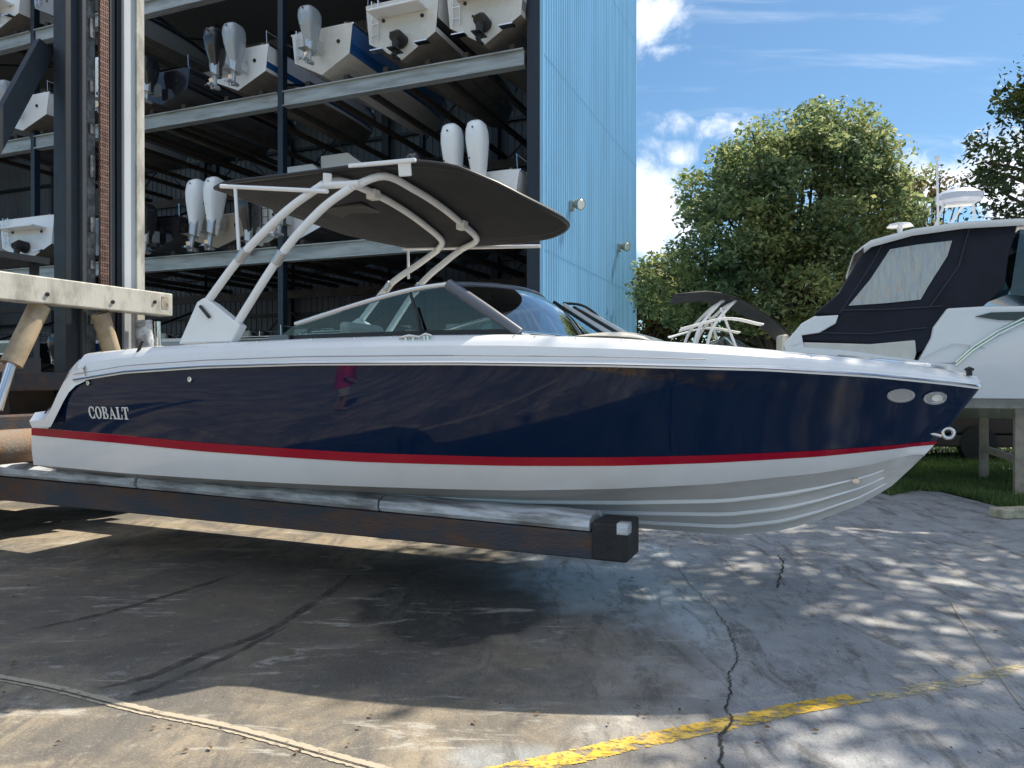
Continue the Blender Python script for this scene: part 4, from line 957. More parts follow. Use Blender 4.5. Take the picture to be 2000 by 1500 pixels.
for sg in (-1, 1):
    if sg > 0:
        a_ = BF.yp(788, 486, 1.06); b_ = BF.yp(1055, 481, 1.06); m = MB(); m.tube([a_, b_], .018, 8); m.build('canopy_tube', POWDER, hero, smooth=50)
        m = MB(); m.tube([BF.yp(797, 486, 1.06), BF.yp(798, 545, 1.07)], .014, 8); m.build('canopy_strut', POWDER, hero, smooth=50)
        continue
    a_ = BF.yp(432, 364, -1.06); b_ = BF.yp(640, 374, -1.06); e_ = BF.yp(812, 318, -1.06)
    m = MB(); m.tube([Vector((a_.x, sg*1.06, a_.z)), Vector((b_.x, sg*1.06, b_.z))], .018, 8); m.build('canopy_tube', POWDER, hero, smooth=50)
    f_ = BF.yp(682, 325, -1.04); e_ = BF.yp(812, 313, -1.04); dz_ = 0 if sg < 0 else -.24; m = MB(); m.beam(Vector((f_.x, sg*1.04, f_.z+dz_)), Vector((e_.x, sg*1.04, e_.z+dz_)), .035, .03); m.build('canopy_bar', POWDER, hero, bevel=.008)
    p_ = BF.yp(460, 366, -1.06); q_ = BF.yp(467, 488, -1.08); m = MB(); m.tube([Vector((p_.x, sg*1.06, p_.z)), Vector((q_.x, sg*1.08, q_.z))], .015, 8); m.build('canopy_strut', POWDER, hero, smooth=50)
m = MB(); z_ = cano(.62, 0).z+.03
m.box(ca.x+.5, ca.x+1.0, -.2, .2, ca.z-.06, ca.z-.02)
m.build('speaker_pod', BLACK, hero, bevel=.03)
m = MB(); a_ = BF.yp(792, 345, -1.0); b_ = BF.yp(790, 318, -1.02); m.beam(a_, b_, .10, .03); m.build('canopy_bracket', POWDER, hero, bevel=.01)
m = MB(); a_ = BF.yp(640, 365, -1.0); b_ = BF.yp(640, 338, -1.02); m.beam(a_, b_, .07, .03); m.build('canopy_bracket', POWDER, hero, bevel=.01)
# ---- fittings
def surf(px, py, B, out=.01): q = near(px, py, B); q.y -= out; return q
def between(px, py):
    """point on the topside at a pixel"""
    lo, hi = 0., 1.
    for k in range(30):
        q = (lo+hi)/2
        Bm = lambda s, q=q: B_rt(s)*(1-q)+B_sh(s)*q
        p = BF.plan(px, py, Bm, 8); zt_ = interp(redt, p.x)*(1-q)+interp(sheer, p.x)*q
        if zt_ < p.z: lo = q
        else: hi = q
    t = p.x/LB; p.y = -Bm(p.x) - math.sin(PI*q)*(.022*(1-t) - .07*max(0, t-.35)); return p
def hullpt(tp, q):
    t = 1-(1-tp)**1.35
    sa = redt[0][0]+(redt[-1][0]-redt[0][0])*t; sb = sheer[0][0]+(sheer[-1][0]-sheer[0][0])*t
    a = Vector((sa, -B_rt(sa), interp(redt, sa))); b = Vector((sb, -B_sh(sb), interp(sheer, sb))); p = a.lerp(b, q)
    p.y -= math.sin(PI*q)*(.022*(1-tp) - .07*max(0, tp-.35)*(1-max(0, (tp-.8)/.2))); return p
def surfy(s, z):
    q = .5; tp = .5
    for k in range(12):
        lo, hi = 0., .999
        for n in range(16):
            tp = (lo+hi)/2
            if hullpt(tp, q).x < s: lo = tp
            else: hi = tp
        za, zb = hullpt(tp, 0).z, hullpt(tp, 1).z; q = min(1, max(0, (z-za)/(zb-za)))
    return hullpt(tp, q).y
def plate(name, c, r1, r2, m_, out=.02, n=28):
    m = MB(); rows = []
    for rr, oo in ((1.0, -.004), (1.0, out*.5), (.93, out), (.76, out), (.70, out*.4), (.02, out*.4)):
        rows.append([Vector((c.x+r1*rr*math.cos(2*PI*k/n), surfy(c.x+r1*rr*math.cos(2*PI*k/n), c.z+r2*rr*math.sin(2*PI*k/n))-oo, c.z+r2*rr*math.sin(2*PI*k/n))) for k in range(n)])
    m.grid(rows, close=True); return m.build(name, m_, hero, smooth=30)
def disc(name, c, r1, r2, m_, out=.012, n=24, yaw=0.):
    m = MB(); rows = []
    for rr, oo in ((1.0, -.03), (1.0, out*.3), (.94, out), (.74, out), (.68, out*.5), (0.01, out*.5)):
        rows.append([Vector((c.x+r1*rr*math.cos(2*PI*k/n)*math.cos(yaw)-oo*math.sin(yaw), c.y-oo*math.cos(yaw)+r1*rr*math.cos(2*PI*k/n)*math.sin(yaw), c.z+r2*rr*math.sin(2*PI*k/n))) for k in range(n)])
    m.grid(rows, close=True); return m.build(name, m_, hero, smooth=30)
for px, py, r in ((1760, 773, .075), (1827, 778, .065)):
    c = between(px, py); c2_ = between(px+12, py); yaw = math.atan2(c2_.y-c.y, c2_.x-c.x)
    o = plate('bow_grille' if px < 1800 else 'docking_light', c, r*1.15, .047, mat('satin_steel', (.62, .61, .60), .3, metal=.6) if px < 1800 else STEEL, .016)
    if px > 1800: plate('light_lens', c+Vector((.012, 0, 0)), r*.55, .024, LAMP, .022)
c = between(375, 741); disc('vent_fitting', c, .022, .022, STEEL, .02)
c = between(176, 748); disc('filler_cap', c, .02, .02, STEEL, .02)
er = BF.yp(1852, 846, 0.); m = MB(); m.tube([(er.x+.034*math.cos(a), 0, er.z+.034*math.sin(a)) for a in [2*PI*k/16 for k in range(17)]], .013, 8); m.tube([(er.x-.04, 0, er.z-.02), (er.x-.12, 0, er.z+.0)], .014, 8); m.build('bow_eye', STEEL, hero, smooth=50)
def cleat(px, py, s_=1., m_=STEEL):
    q = near(px, py, lambda s: max(0, B_sh(s)-.05)); m = MB(); m.tube([q+Vector((-.09*s_, 0, .03)), q+Vector((0, 0, .04)), q+Vector((.09*s_, 0, .03))], [.008, .014, .008], 8); m.tube([q+Vector((-.03*s_, 0, -.01)), q+Vector((-.03*s_, 0, .03))], .01, 6); m.tube([q+Vector((.03*s_, 0, -.01)), q+Vector((.03*s_, 0, .03))], .01, 6); m.build('cleat', m_, hero, smooth=50)
cleat(800, 667); cleat(832, 664, .5); cleat(1893, 731, .3, BLACK)
q = near(272, 686, lambda s: B_sh(s)-.06); m = MB(); m.tube([q+Vector((-.02, 0, -.03)), q+Vector((.0, 0, .02)), q+Vector((.05, 0, .09))], .014, 8); m.tube([q+Vector((-.02, 0, .0)), q+Vector((.03, -.01, -.05))], .012, 6); m.build('grab_hook', BLACK, hero, smooth=50)
q = BF.yp(812, 600, WW-.02); m = MB(); m.tube([q, BF.yp(820, 650, WW-.05), BF.yp(826, 664, -1.15)], .010, 6); m.build('canvas_strap', BLACK, hero)
sn = MB()
for px in (200, 245, 300, 445, 505, 565, 610, 695, 765, 915, 1005, 1045, 1125, 1215, 1305, 1395, 1485, 1575, 1665, 1735):
    q = near(px, 690, lambda s: max(0, B_sh(s)-.085)); zt_ = dk(q.x)-.012; q = Vector((q.x, q.y+.0, zt_)); sn.tube([q+Vector((0, -.012, 0)), q+Vector((0, .03, .0))], .007, 6)
sn.build('snap_studs', STEEL, hero)
q = near(1672, 939, lambda s: B_ch(s)*.80); disc('drain_fitting', q, .025, .018, STEEL, .02)
# ---- lettering on the hull, slab serif capitals cut from plate
def letters(word, origin, size, depthy):
    m = MB(); x = 0
    def bar(x0, z0, x1, z1, w):
        a = Vector((x0, 0, z0)); b = Vector((x1, 0, z1)); m.beam(P(a), P(b), .006, w*size)
    ux = origin[1]
    def P(v):
        p = origin[0] + ux*(v.x*size) + Vector((0, 0, v.z*size)); return Vector((p.x, surfy(p.x, p.z)-depthy, p.z))
    def arcs(cx, cz, rx, rz, a0, a1, wx, wz, n=14):
        rows = []
        for i in range(n+1):
            a = a0+(a1-a0)*i/n; c, s_ = math.cos(a), math.sin(a)
            rows.append([P(Vector((cx+rx*c, 0, cz+rz*s_))), P(Vector((cx+(rx-wx)*c, 0, cz+(rz-wz)*s_)))])
        m.grid(rows)
    def poly(pts): m.add([P(Vector((a, 0, b))) for a, b in pts], [tuple(range(len(pts)))])
    def rect(x0, x1, z0, z1): poly([(x0, z0), (x1, z0), (x1, z1), (x0, z1)])
    for ch in word:
        o = x
        if ch == 'C':
            arcs(o+.38, .5, .38, .52, .75, 2*PI-.75, .20, .08); rect(o+.60, o+.68, .62, .98); rect(o+.60, o+.68, .02, .34); x += .80
        elif ch == 'O': arcs(o+.38, .5, .38, .52, 0, 2*PI, .20, .08, 24); x += .84
        elif ch == 'B':
            rect(o+.08, o+.27, 0, 1); rect(o, o+.42, 0, .08); rect(o, o+.40, .92, 1); rect(o+.2, o+.44, .47, .55)
            arcs(o+.40, .75, .24, .25, -PI/2, PI/2, .17, .08, 8); arcs(o+.42, .26, .28, .27, -PI/2, PI/2, .18, .08, 8); x += .78
        elif ch == 'A':
            poly([(o+.10, .04), (o+.18, .04), (o+.42, .8), (o+.40, 1)]); poly([(o+.40, 1), (o+.36, .85), (o+.58, .04), (o+.80, .04)]); rect(o+.0, o+.28, 0, .08); rect(o+.50, o+.90, 0, .08); rect(o+.22, o+.58, .30, .38); x += .92
        elif ch == 'L':
            rect(o+.08, o+.28, 0, 1); rect(o, o+.38, .92, 1); rect(o, o+.62, 0, .08); rect(o+.54, o+.62, .05, .36); x += .68
        elif ch == 'T':
            rect(o+.27, o+.47, 0, 1); rect(o, o+.74, .92, 1); rect(o, o+.07, .66, .95); rect(o+.67, o+.74, .66, .95); rect(o+.16, o+.58, 0, .08); x += .76
    return m, x
la = between(179, 817); lb_ = between(257, 817); ux = (lb_-la); wlen = ux.length; ux.normalize(); ux.z = 0
tot = .80+.84+.78+.92+.68+.76
size = wlen/tot*1.0; la.z = between(179, 817).z
for k_, ch in enumerate('COBALT'): pass
m, _ = letters('COBALT', (la, ux), size, .006)
lo_ = m.build('lettering', mat('silver_letters', (.78, .78, .76), .3, metal=.1), hero, fixn=False, solid=.003)
q0 = BF.yp(525, 657, WW-.05); m = MB(); m.box(q0.x, q0.x+.20, -1.06, -1.03, dk(q0.x)-.0, dk(q0.x)+.05); m.build('nameplate', mat('grey_post', (.1, .1, .1)), hero, bevel=.005)

# ================================================================== the forklift
lift = empty('marina_forklift', 'rusty marina forklift with long dark forks and tall mast carrying the boat', 'forklift', (BF.o.x, BF.o.y, 0), -BF.a)
RUST = mat('rusty_dark_steel', (.040, .047, .062), .7, col2=(.105, .058, .038), scale=2.6, bump=.6, bscale=30, stretch=(.7, 2, 2))
FKW = mat('scuffed_white_pad', (.62, .66, .70), .6, col2=(.22, .22, .22), scale=5, bump=.4, stretch=(.4, 2, 2))
FKY = mat('chipped_cream_paint', (.54, .53, .48), .55, col2=(.27, .26, .23), scale=4, bump=.3, stretch=(1, 1, .4))
FKO = mat('orange_rust', (.22, .13, .075), .8, col2=(.20, .17, .14), scale=5, bump=.6)
TANP = mat('tan_cylinder', (.45, .36, .24), .4, col2=(.25, .20, .14), scale=3)
CHN = mat('rusty_chain', (.27, .17, .145), .5, metal=.5, var=.5, scale=14)
tipx = 5.20
for sg, (w0, w1) in ((-1, (-.88, -.58)), (1, (.58, .88))):
    m = MB(); m.prism([(-1.5, .49), (tipx, .47), (tipx, .655), (2, .70), (-1.5, .73)], 1, w0, w1); m.build('fork', RUST, lift, bevel=.012)
    m = MB(); m.box(tipx-.01, tipx+.24, w0-.025, w1+.025, .475, .735); m.build('fork_stop', mat('black_stop', (.02, .022, .026), .6, var=.4, bump=.5), lift, bevel=.015)
    m = MB(); m.box(tipx+.17, tipx+.245, w0-.029, w0+.08, .665, .739); m.build('stop_patch', FKW, lift)
    segs = [(-1.5, .82), (.86, 3.45), (3.47, 5.17)]
    for x0, x1 in segs:
        zt0 = interp([(-1.5, .74), (2, .705), (tipx, .66)], x0); zt1 = interp([(-1.5, .74), (2, .705), (tipx, .66)], x1); n = 10; rows = []
        for i in range(n+1):
            x = x0+(x1-x0)*i/n; z = zt0+(zt1-zt0)*i/n+.004; wv = .008*math.sin(i*2.1+x0)
            rows.append([Vector((x, w0+.01, z)), Vector((x, w0-.012, z+.03)), Vector((x, w0, z+.085+wv)), Vector((x, w0+.06, z+.11+wv)), Vector((x, w1-.06, z+.11)), Vector((x, w1, z+.08)), Vector((x, w1-.01, z))])
        m = MB(); m.grid(rows); m.f.append([0, 1, 2, 3, 4, 5, 6]); m.m.append(0); m.f.append(list(range(len(m.v)-7, len(m.v)))); m.m.append(0); m.build('fork_pad', FKW, lift, smooth=40)
    m = MB(); m.prism([(-1.62, .49), (-1.3, .49), (-1.3, .8), (-1.45, 1.9), (-1.62, 1.9)], 1, w0, w1); m.build('fork_heel', RUST, lift, bevel=.01)
SX = -1.35
def wat(px, s=SX): return BF.xp(px, 400, s).y
MH = 9.0
def mast_bar(nm, p0, p1, m_, dx=0., depth=.16, z0=.35):
    a, b = wat(p0, SX+dx), wat(p1, SX+dx); m = MB(); m.box(SX+dx-depth/2, SX+dx+depth/2, a, b, z0, MH); return m.build(nm, m_, lift, bevel=.006)
mast_bar('mast_channel', 117, 146, DKST, .0, .2); mast_bar('mast_channel', 150, 158, mat('grey_rail', (.05, .055, .065), .4), .05, .2)
mast_bar('mast_rail', 160, 182, DKST, -.15, .1); mast_bar('mast_rail', 210, 220, mat('grey_rail2', (.06, .06, .065), .35), -.02, .1); mast_bar('mast_rail', 222, 231, DKST, -.02, .14)
mast_bar('mast_upright', 233, 256, mat('pale_mast_paint', (.52, .56, .60), .4, col2=(.40, .42, .44), scale=3, stretch=(1, 1, .15)), .0, .18); mast_bar('mast_upright', 256.5, 272, FKY, .02, .20)  # cream bar puts the sunlit right face of the upright into colour
mast_bar('mast_upright', -60, -20, FKY, 0, .2)
m = MB(); m.box(SX-.10, SX+.02, wat(170), wat(184), .35, MH)
for z in [1.9+.55*i+random.uniform(-.1, .1) for i in range(9)]: m.box(SX+.02, SX+.05, wat(172), wat(181), z, z+random.uniform(.08, .3))
m.build('hose_track', mat('hose_track', (.05, .055, .06), .5, col2=(.16, .17, .18), scale=9), lift)
# leaf chain: many little links in one part
m = MB(); ya, yb = wat(187), wat(204); z = .9
while z < 8.4:
    k = int(z*1000)//34 % 2
    for q in range(5):
        y0 = ya+(yb-ya)*q/5; m.box(SX+.05, SX+.085, y0+.002+(0 if k else .006), y0+(yb-ya)/5-.002, z, z+.028)
    z += .034
m.box(SX+.055, SX+.07, ya, yb, .9, 8.4); m.build('lift_chain', CHN, lift)
m = MB(); m.beam((SX-.2, BF.xp(-20, 330, SX).y, BF.xp(-20, 330, SX).z), (SX-.2, BF.xp(112, 85, SX).y, BF.xp(112, 85, SX).z), .1, .2); m.build('mast_brace', DKST, lift)
# carriage crossbar
x_ = -1.0; m = MB(); m.box(x_-.11, x_+.11, -1.15, 1.12, 2.52, 2.80); m.build('carriage_bar', FKY, lift, bevel=.012)
m = MB()
for px, py in ((92, 575), (220, 590), (302, 590)):
    q = BF.xp(px, py, x_+.11); m.tube([(x_+.10, q.y, q.z), (x_+.125, q.y, q.z)], .022, 10)
m.build('bar_bolt', BLACK, lift)
m = MB(); m.box(x_+.108, x_+.114, .95, 1.05, 2.60, 2.75); m.build('bar_scrape', mat('scraped_paint', (.38, .33, .26), .7, col2=(.12, .10, .08), scale=14), lift)
def cyl(p0, p1, r, m_, nm, x=-1.05):
    a, b = BF.xp(*p0, x), BF.xp(*p1, x); m = MB(); m.tube([a, b], r, 14); m.build(nm, m_, lift, smooth=50)
cyl((78, 598), (22, 712), .105, TANP, 'tilt_cylinder'); cyl((24, 708), (-6, 800), .055, STEEL, 'cylinder_rod')
cyl((196, 612), (222, 700), .10, TANP, 'tilt_cylinder'); cyl((222, 700), (240, 760), .05, STEEL, 'cylinder_rod')
cyl((280, 625), (284, 680), .10, FKW, 'bar_bracket'); cyl((308, 628), (310, 690), .04, STEEL, 'cylinder_rod')
m = MB(); m.box(-1.62, -1.15, -1.05, 1.05, 1.0, 1.35); m.box(-1.62, -1.2, -1.05, 1.05, 1.6, 1.8); m.build('carriage', RUST, lift, bevel=.02)
a_ = BF.xp(-30, 872, -1.0); b_ = BF.xp(58, 872, -1.0); m = MB(); m.tube([(-.75, -1.25, a_.z), (-.75, -.35, a_.z)], .17, 20); m.build('rust_drum', FKO, lift, smooth=50)
m = MB(); m.box(-6.4, -1.75, -1.15, 1.15, .75, 1.75); m.prism([(-6.4, 1.75), (-4.4, 1.75), (-4.6, 2.4), (-6.4, 2.3)], 1, -1.0, 1.0); m.build('chassis', mat('chassis_paint', (.06, .06, .06), .6, col2=(.12, .08, .05), scale=2), lift, bevel=.04)
m = MB(); m.box(-3.9, -2.6, -.6, .6, 1.75, 2.0)
for sx in (-3.85, -2.65):
    for sy in (-.55, .55): m.box(sx-.04, sx+.04, sy-.04, sy+.04, 2.0, 3.2)
m.box(-4.0, -2.5, -.65, .65, 3.2, 3.28); m.build('driver_cage', DKST, lift)
for wx, r in ((-2.15, .72), (-5.4, .6)):
    for sg in (-1, 1):
        m = MB(); m.tube([(wx, sg*1.05, r), (wx, sg*1.1, r), (wx, sg*1.4, r), (wx, sg*1.46, r)], [r-.1, r, r, r-.08], 28); w_ = m.build('wheel', RUBB, lift, smooth=40)
        m = MB(); m.tube([(wx, sg*1.44, r), (wx, sg*1.475, r)], [r*.5, r*.45], 20); m.build('rim', FKY, w_, smooth=40)

# ================================================================== the white cruiser at the right
YF = Frame(4.2, 11.4, 20)
cr = empty('cabin_cruiser', 'large white cabin cruiser with navy canvas enclosure on a stand', 'cruiser', (YF.o.x, YF.o.y, 0), -YF.a)
def Y(px, py, y=0.): return YF.yp(px, py, y)
hw = 1.6
prof_s = [(1535, 676), (1650, 684), (1780, 702), (1860, 715), (1920, 668), (2000, 640), (2300, 590), (2700, 600), (2860, 640)]
x0 = Y(1535, 700).x; x1 = Y(2860, 700).x
up = [(Y(a, b).x, Y(a, b).z) for a, b in prof_s]; low = 1.46
m = MB(); rows_n = []; nst = 30
for i in range(nst+1):
    t = i/nst; x = x0+(x1-x0)*t; bb = hw*(1-max(0, (t-.5)/.5)**2.3); zt_ = interp(up, x); zb = low + .9*max(0, (t-.55)/.45)**2
    kz = zb-.35+.5*max(0, (t-.6)/.4)**2; kz = min(kz, zb)
    rows_n.append([Vector((x, hw-bb, zt_)), Vector((x, hw-bb-.01, (zt_+zb)/2+.1)), Vector((x, hw-bb*.94, zb)), Vector((x, hw, kz)), Vector((x, hw+bb*.94, zb)), Vector((x, hw+bb+.01, (zt_+zb)/2+.1)), Vector((x, hw+bb, zt_)), Vector((x, hw, zt_+.05))])
m.grid(rows_n, close=True); m.f.append(list(range(8))); m.m.append(0)
m.build('hull', WHITE, cr, smooth=35)
m = MB()
for dz in (0, .05): m.tube([YF.yp(a, b-8, -.03)+Vector((0, 0, dz)) for a, b in ((1866, 722), (1900, 692), (1950, 660), (2000, 636), (2100, 610), (2300, 580))], .016, 6)
m.build('rub_rail', STEEL, cr, smooth=50)
m = MB(); m.tube(spline([Y(1800, 700, -.01), Y(1850, 675, -.01), (Y(1880, 672, -.01)), Y(1925, 680, -.01)], 5), .01, 5); m.build('hull_crease', HULLW, cr)
# superstructure side
def slab(nm, pts, y0, y1, m_, bev=.02, out=None):
    P_ = [Y(a, b, max(0, y0)) for a, b in pts]; q = MB(); q.prism([(p.x, p.z) for p in P_], 1, y0, y1); return q.build(nm, m_, cr, bevel=bev)
slab('cabin_side', [(1818, 660), (1822, 640), (1850, 602), (1920, 598), (2100, 596), (2300, 600), (2300, 700), (1790, 712)], .02, 3.18, WHITE, .03)
slab('cabin_window', [(1905, 618), (1935, 610), (2100, 606), (2300, 612), (2300, 640), (2100, 628), (1950, 625)], -.01, .05, GLASSD if 0 else BLKG, .005)
slab('transom_locker', [(1548, 652), (1565, 632), (1590, 618), (1638, 615), (1632, 632), (1600, 650), (1565, 655), (1568, 670), (1545, 678)], .0, 3.1, WHITE, .015)
slab('stern_quarter', [(1530, 672), (1550, 650), (1566, 655), (1572, 690), (1535, 690)], .01, 3.15, WHITE, .01)
slab('coaming', [(1568, 668), (1700, 672), (1788, 664), (1790, 690), (1785, 705), (1570, 700)], .04, 3.1, CREAM, .02)
# canvas enclosure, a lofted tent with real depth
can = [(1566, 665), (1568, 652), (1620, 640), (1640, 615), (1590, 612), (1640, 570), (1690, 485), (1780, 458), (1880, 442), (1990, 437), (1972, 500), (1965, 560), (1920, 600), (1850, 610), (1822, 645), (1815, 680), (1790, 690), (1788, 668), (1700, 672)]
P_ = [Y(a, b) for a, b in can]; q_ = MB(); rows = []
q_.prism([(p.x, p.z) for p in P_], 1, .06, 3.1); q_.build('canvas_enclosure', CANVASB, cr, bevel=.03)
wn = [(1657, 597), (1700, 545), (1738, 487), (1790, 478), (1859, 470), (1850, 500), (1812, 560), (1798, 585), (1730, 592)]
CV = bpy.data.materials.new('rippled_clear_vinyl'); CV.use_nodes = True; t = CV.node_tree; b = t.nodes['Principled BSDF']; b.inputs['Roughness'].default_value = .18; b.inputs['Base Color'].default_value = (.50, .49, .47, 1); b.inputs['Metallic'].default_value = .35
tc0 = N(t, 'ShaderNodeTexCoord'); mp0 = N(t, 'ShaderNodeMapping'); mp0.inputs['Scale'].default_value = (9, 1, 1.4); mp0.inputs['Rotation'].default_value = (0, .15, 0); t.links.new(tc0.outputs['Object'], mp0.inputs[0])
n0 = N(t, 'ShaderNodeTexNoise', i={'Scale': 1.6, 'Detail': 4., 'Distortion': .6}); t.links.new(mp0.outputs[0], n0.inputs['Vector']); bp0 = N(t, 'ShaderNodeBump', i={'Strength': 1., 'Distance': .06}); t.links.new(n0.outputs[0], bp0.inputs['Height']); t.links.new(bp0.outputs[0], b.inputs['Normal'])
for pts in ([(1640, 612), (1700, 520), (1722, 478)], [(1815, 600), (1872, 520), (1892, 446)], [(1600, 650), (1700, 652), (1810, 640)], [(1640, 606), (1740, 604), (1840, 598)]):
    q_ = MB(); q_.tube([Y(a, b, .05) for a, b in pts], .012, 6); q_.build('canvas_zip', mat('zip_grey', (.03, .035, .05), .6), cr)
slab('clear_window', wn, .035, .055, CV, .0)
slab('windscreen', [(1992, 448), (1975, 560), (1968, 575), (2120, 590), (2060, 450)], .08, 3.0, GLASSD, .0)
q_ = MB()
tp = [(1686, 486), (1700, 474), (1780, 452), (1880, 438), (1990, 432), (2090, 438), (2140, 450)]
rows = [[Y(a, b+10).xz[:] for a, b in tp], [Y(a, b-2).xz[:] for a, b in tp]]
q_.grid([[Vector((x, -.05, z)) for x, z in rows[0]], [Vector((x, -.05, z)) for x, z in rows[1]], [Vector((x, 1.6, z+.16)) for x, z in rows[1]], [Vector((x, 3.2, z)) for x, z in rows[1]], [Vector((x, 3.2, z)) for x, z in rows[0]]])
q_.build('hardtop', WHITE, cr, smooth=30, solid=.03)
c = Y(1757, 448, 1.0); m = MB(); rows = []
m.tube([c+Vector((0, 0, -.06)), c+Vector((0, 0, .02)), c+Vector((0, 0, .04)), c+Vector((0, 0, .08)), c+Vector((0, 0, .11))], [.03, .05, .19, .16, .03], 20); m.build('antenna_dome', WHITE, cr, smooth=40)
c = Y(1872, 385, 1.6); m = MB(); m.tube([c+Vector((0, 0, -.10)), c+Vector((0, 0, -.07)), c+Vector((0, 0, .02)), c+Vector((0, 0, .09)), c+Vector((0, 0, .12))], [.26, .33, .35, .25, .06], 28); m.build('radar_dome', mat('radar_blue_grey', (.50, .55, .66), .3), cr, smooth=40)
m = MB()
for dx in (-.2, .2): m.tube([c+Vector((dx, 0, -.08)), c+Vector((dx*1.6-.08, 0, -.62))], .022, 8)
m.tube([c+Vector((.1, .1, -.1)), c+Vector((-.25, .1, -.6))], .02, 8); m.box(c.x-.2, c.x+.2, c.y-.1, c.y+.1, c.z-.14, c.z-.10); m.build('radar_mast', POWDER, cr, smooth=50)
c = Y(1832, 440, 1.4); e = Y(1829, 312, 1.4); m = MB(); m.tube([c, e], .018, 8); m.tube([e, e+Vector((0, 0, .06))], .035, 8); m.build('light_pole', POWDER, cr, smooth=50)
# the stand
stand = empty('boat_stand', 'tan steel cradle with posts holding up the white cruiser', 'stand', (YF.o.x, YF.o.y, 0), -YF.a)
TANS = mat('tan_stand', (.42, .36, .28), .6, var=.3); m = MB(); z1 = Y(1950, 800).z
a_ = Y(1895, 790).x; m.box(a_, a_+6, .5, .7, z1, z1+.13); m.box(a_, a_+6, 2.5, 2.7, z1, z1+.13); m.build('bunk', mat('grey_bunk', (.55, .55, .52), .7, var=.3), stand, bevel=.01)
for px in (1990, 2260):
    xx = Y(px, 800, .6).x
    for yy in (.6, 2.6):
        m = MB(); m.box(xx-.06, xx+.06, yy-.06, yy+.06, 0, z1); m.build('post', TANS, stand, bevel=.006)
    m = MB(); m.box(xx-.04, xx+.04, .66, 2.54, .5, .6); m.build('crossmember', TANS, stand)
# dark trailer stored under/behind
tl = empty('yard_trailer', 'dark low trailer in shade beneath the cruiser', 'trailer', (11.6, 16.3, 0), -.1)
m = MB(); m.box(-3.0, 6, -.6, 1.2, .58, 1.25); m.box(-3.0, 6, -.65, 1.25, .30, .56); m.box(-2.7, 5.5, -.4, 1.0, 1.25, 1.6); m.build('body', mat('trailer_dark', (.025, .02, .018), .6, col2=(.05, .03, .02)), tl, bevel=.03)
for sx in (-1.6, 3.5):
    m = MB(); m.tube([(sx, -.66, .38), (sx, -.48, .38)], .38, 20); m.build('wheel', RUBB, tl, smooth=40)

# small boats with towers farther back in the yard
def yardboat(px, py, Yd, label, rz, **kw):
    x = (px-1000)/F*Yd; z = EYE+(HY-py)/F*Yd
    r = empty('parked_boat', label, 'boat', (x, Yd, z), rz, 'boats parked in the yard behind the bow'); boat(r, **kw)
    for sx in (1.0, 3.6):
        for sy in (-.6, .6): m = MB(); m.tube([(sx, sy*1.3, -z), (sx, sy, .28)], .04, 6); m.build('stand_post', TANS, r)
yardboat(1115, 792, 17.5, 'wakeboard boat with dark bimini top and white rack tower', -.12, L=6.6, B=2.4, D=1.1, tower=True, side=HULLW, drive=False)
yardboat(1330, 788, 15.5, 'white boat with low curved windshield beside the cruiser stern', -.05, L=5.4, B=2.2, D=.95, tower=False, side=HULLW)

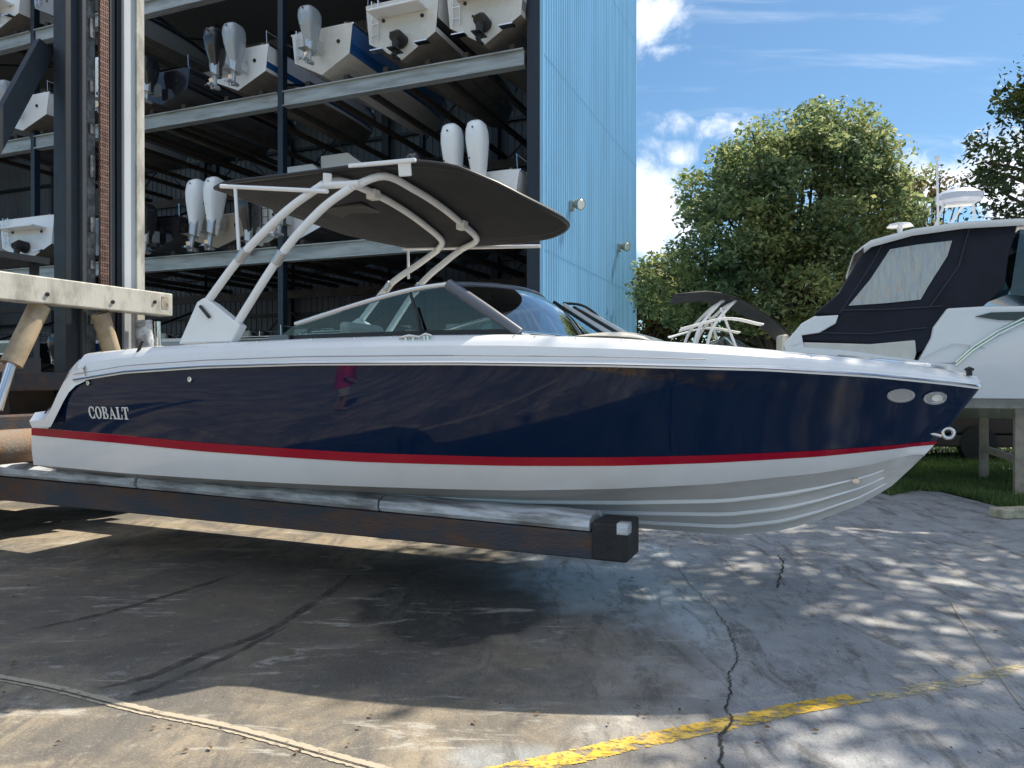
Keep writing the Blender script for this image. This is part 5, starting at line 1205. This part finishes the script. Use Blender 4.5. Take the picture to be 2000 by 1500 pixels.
# ------------------------------------------------------------------ a bystander left of the camera, mirrored in the glossy hull
def person():
    r = empty('person', 'person in pink top and light shorts standing beside the stern, mirrored in the hull', 'person', (-5.1, 3.0, 0), math.radians(-60))
    V = [(0, 0, .98), (0, 0, 1.15), (0, 0, 1.32), (0, 0, 1.46), (0, 0, 1.53), (.01, 0, 1.62), (.01, 0, 1.70),
         (0, .18, 1.42), (.02, .25, 1.16), (.16, .24, .98), (.22, .23, .93), (0, -.18, 1.42), (.03, -.25, 1.16), (.20, -.22, 1.02), (.26, -.21, .99),
         (0, .10, .92), (.04, .11, .50), (-.02, .12, .09), (.13, .13, .04), (0, -.10, .92), (-.05, -.12, .50), (-.14, -.12, .09), (.0, -.13, .04)]
    E = [(0, 1), (1, 2), (2, 3), (3, 4), (4, 5), (5, 6), (3, 7), (7, 8), (8, 9), (9, 10), (3, 11), (11, 12), (12, 13), (13, 14), (0, 15), (15, 16), (16, 17), (17, 18), (0, 19), (19, 20), (20, 21), (21, 22)]
    Rd = [.15, .13, .15, .11, .055, .085, .07, .06, .042, .03, .022, .06, .042, .03, .022, .09, .058, .04, .03, .09, .058, .04, .03]
    me = bpy.data.meshes.new('body'); me.from_pydata(V, E, []); o = bpy.data.objects.new('body', me); C.objects.link(o); o.parent = r
    md = o.modifiers.new('skin', 'SKIN')
    if not me.skin_vertices: me.attributes
    for i, q in enumerate(me.skin_vertices[0].data): q.radius = (Rd[i], Rd[i]*(1.15 if i < 4 else 1)); q.use_root = (i == 0)
    o.modifiers.new('sub', 'SUBSURF').render_levels = 2
    me.materials.append(mat('skin', (.50, .30, .21), .5))
    def cl(nm, rows, m_):
        m = MB(); m.grid([[Vector((x+rx*math.cos(2*PI*k/16), y+ry*math.sin(2*PI*k/16), z)) for k in range(16)] for x, y, z, rx, ry in rows], close=True); m.build(nm, m_, r, smooth=60)
    cl('shirt', [(0, 0, .90, .17, .21), (0, 0, 1.05, .165, .19), (0, 0, 1.3, .165, .215), (0, 0, 1.45, .13, .20), (0, 0, 1.51, .08, .10)], mat('pink_cloth', (.75, .06, .16), .8))
    for sg in (-1, 1):
        cl('sleeve', [(0, sg*.17, 1.46, .07, .07), (.01, sg*.22, 1.34, .075, .07), (.015, sg*.245, 1.20, .07, .06)], MATS['pink_cloth'])
        cl('shorts_leg', [(0, sg*.07, .95, .13, .12), (0, sg*.10, .8, .11, .11), (.02 if sg > 0 else -.02, sg*.11, .60, .10, .095)], mat('pale_shorts', (.6, .58, .52), .8))
    cl('cap', [(.01, 0, 1.70, .10, .088), (.01, 0, 1.76, .09, .08), (.01, 0, 1.80, .03, .03)], MATS['pink_cloth'])
    m = MB(); m.tube([(.30, -.04, .99), (.44, .02, 1.0)], .02, 6)
person()
print('objects', len(bpy.data.objects))
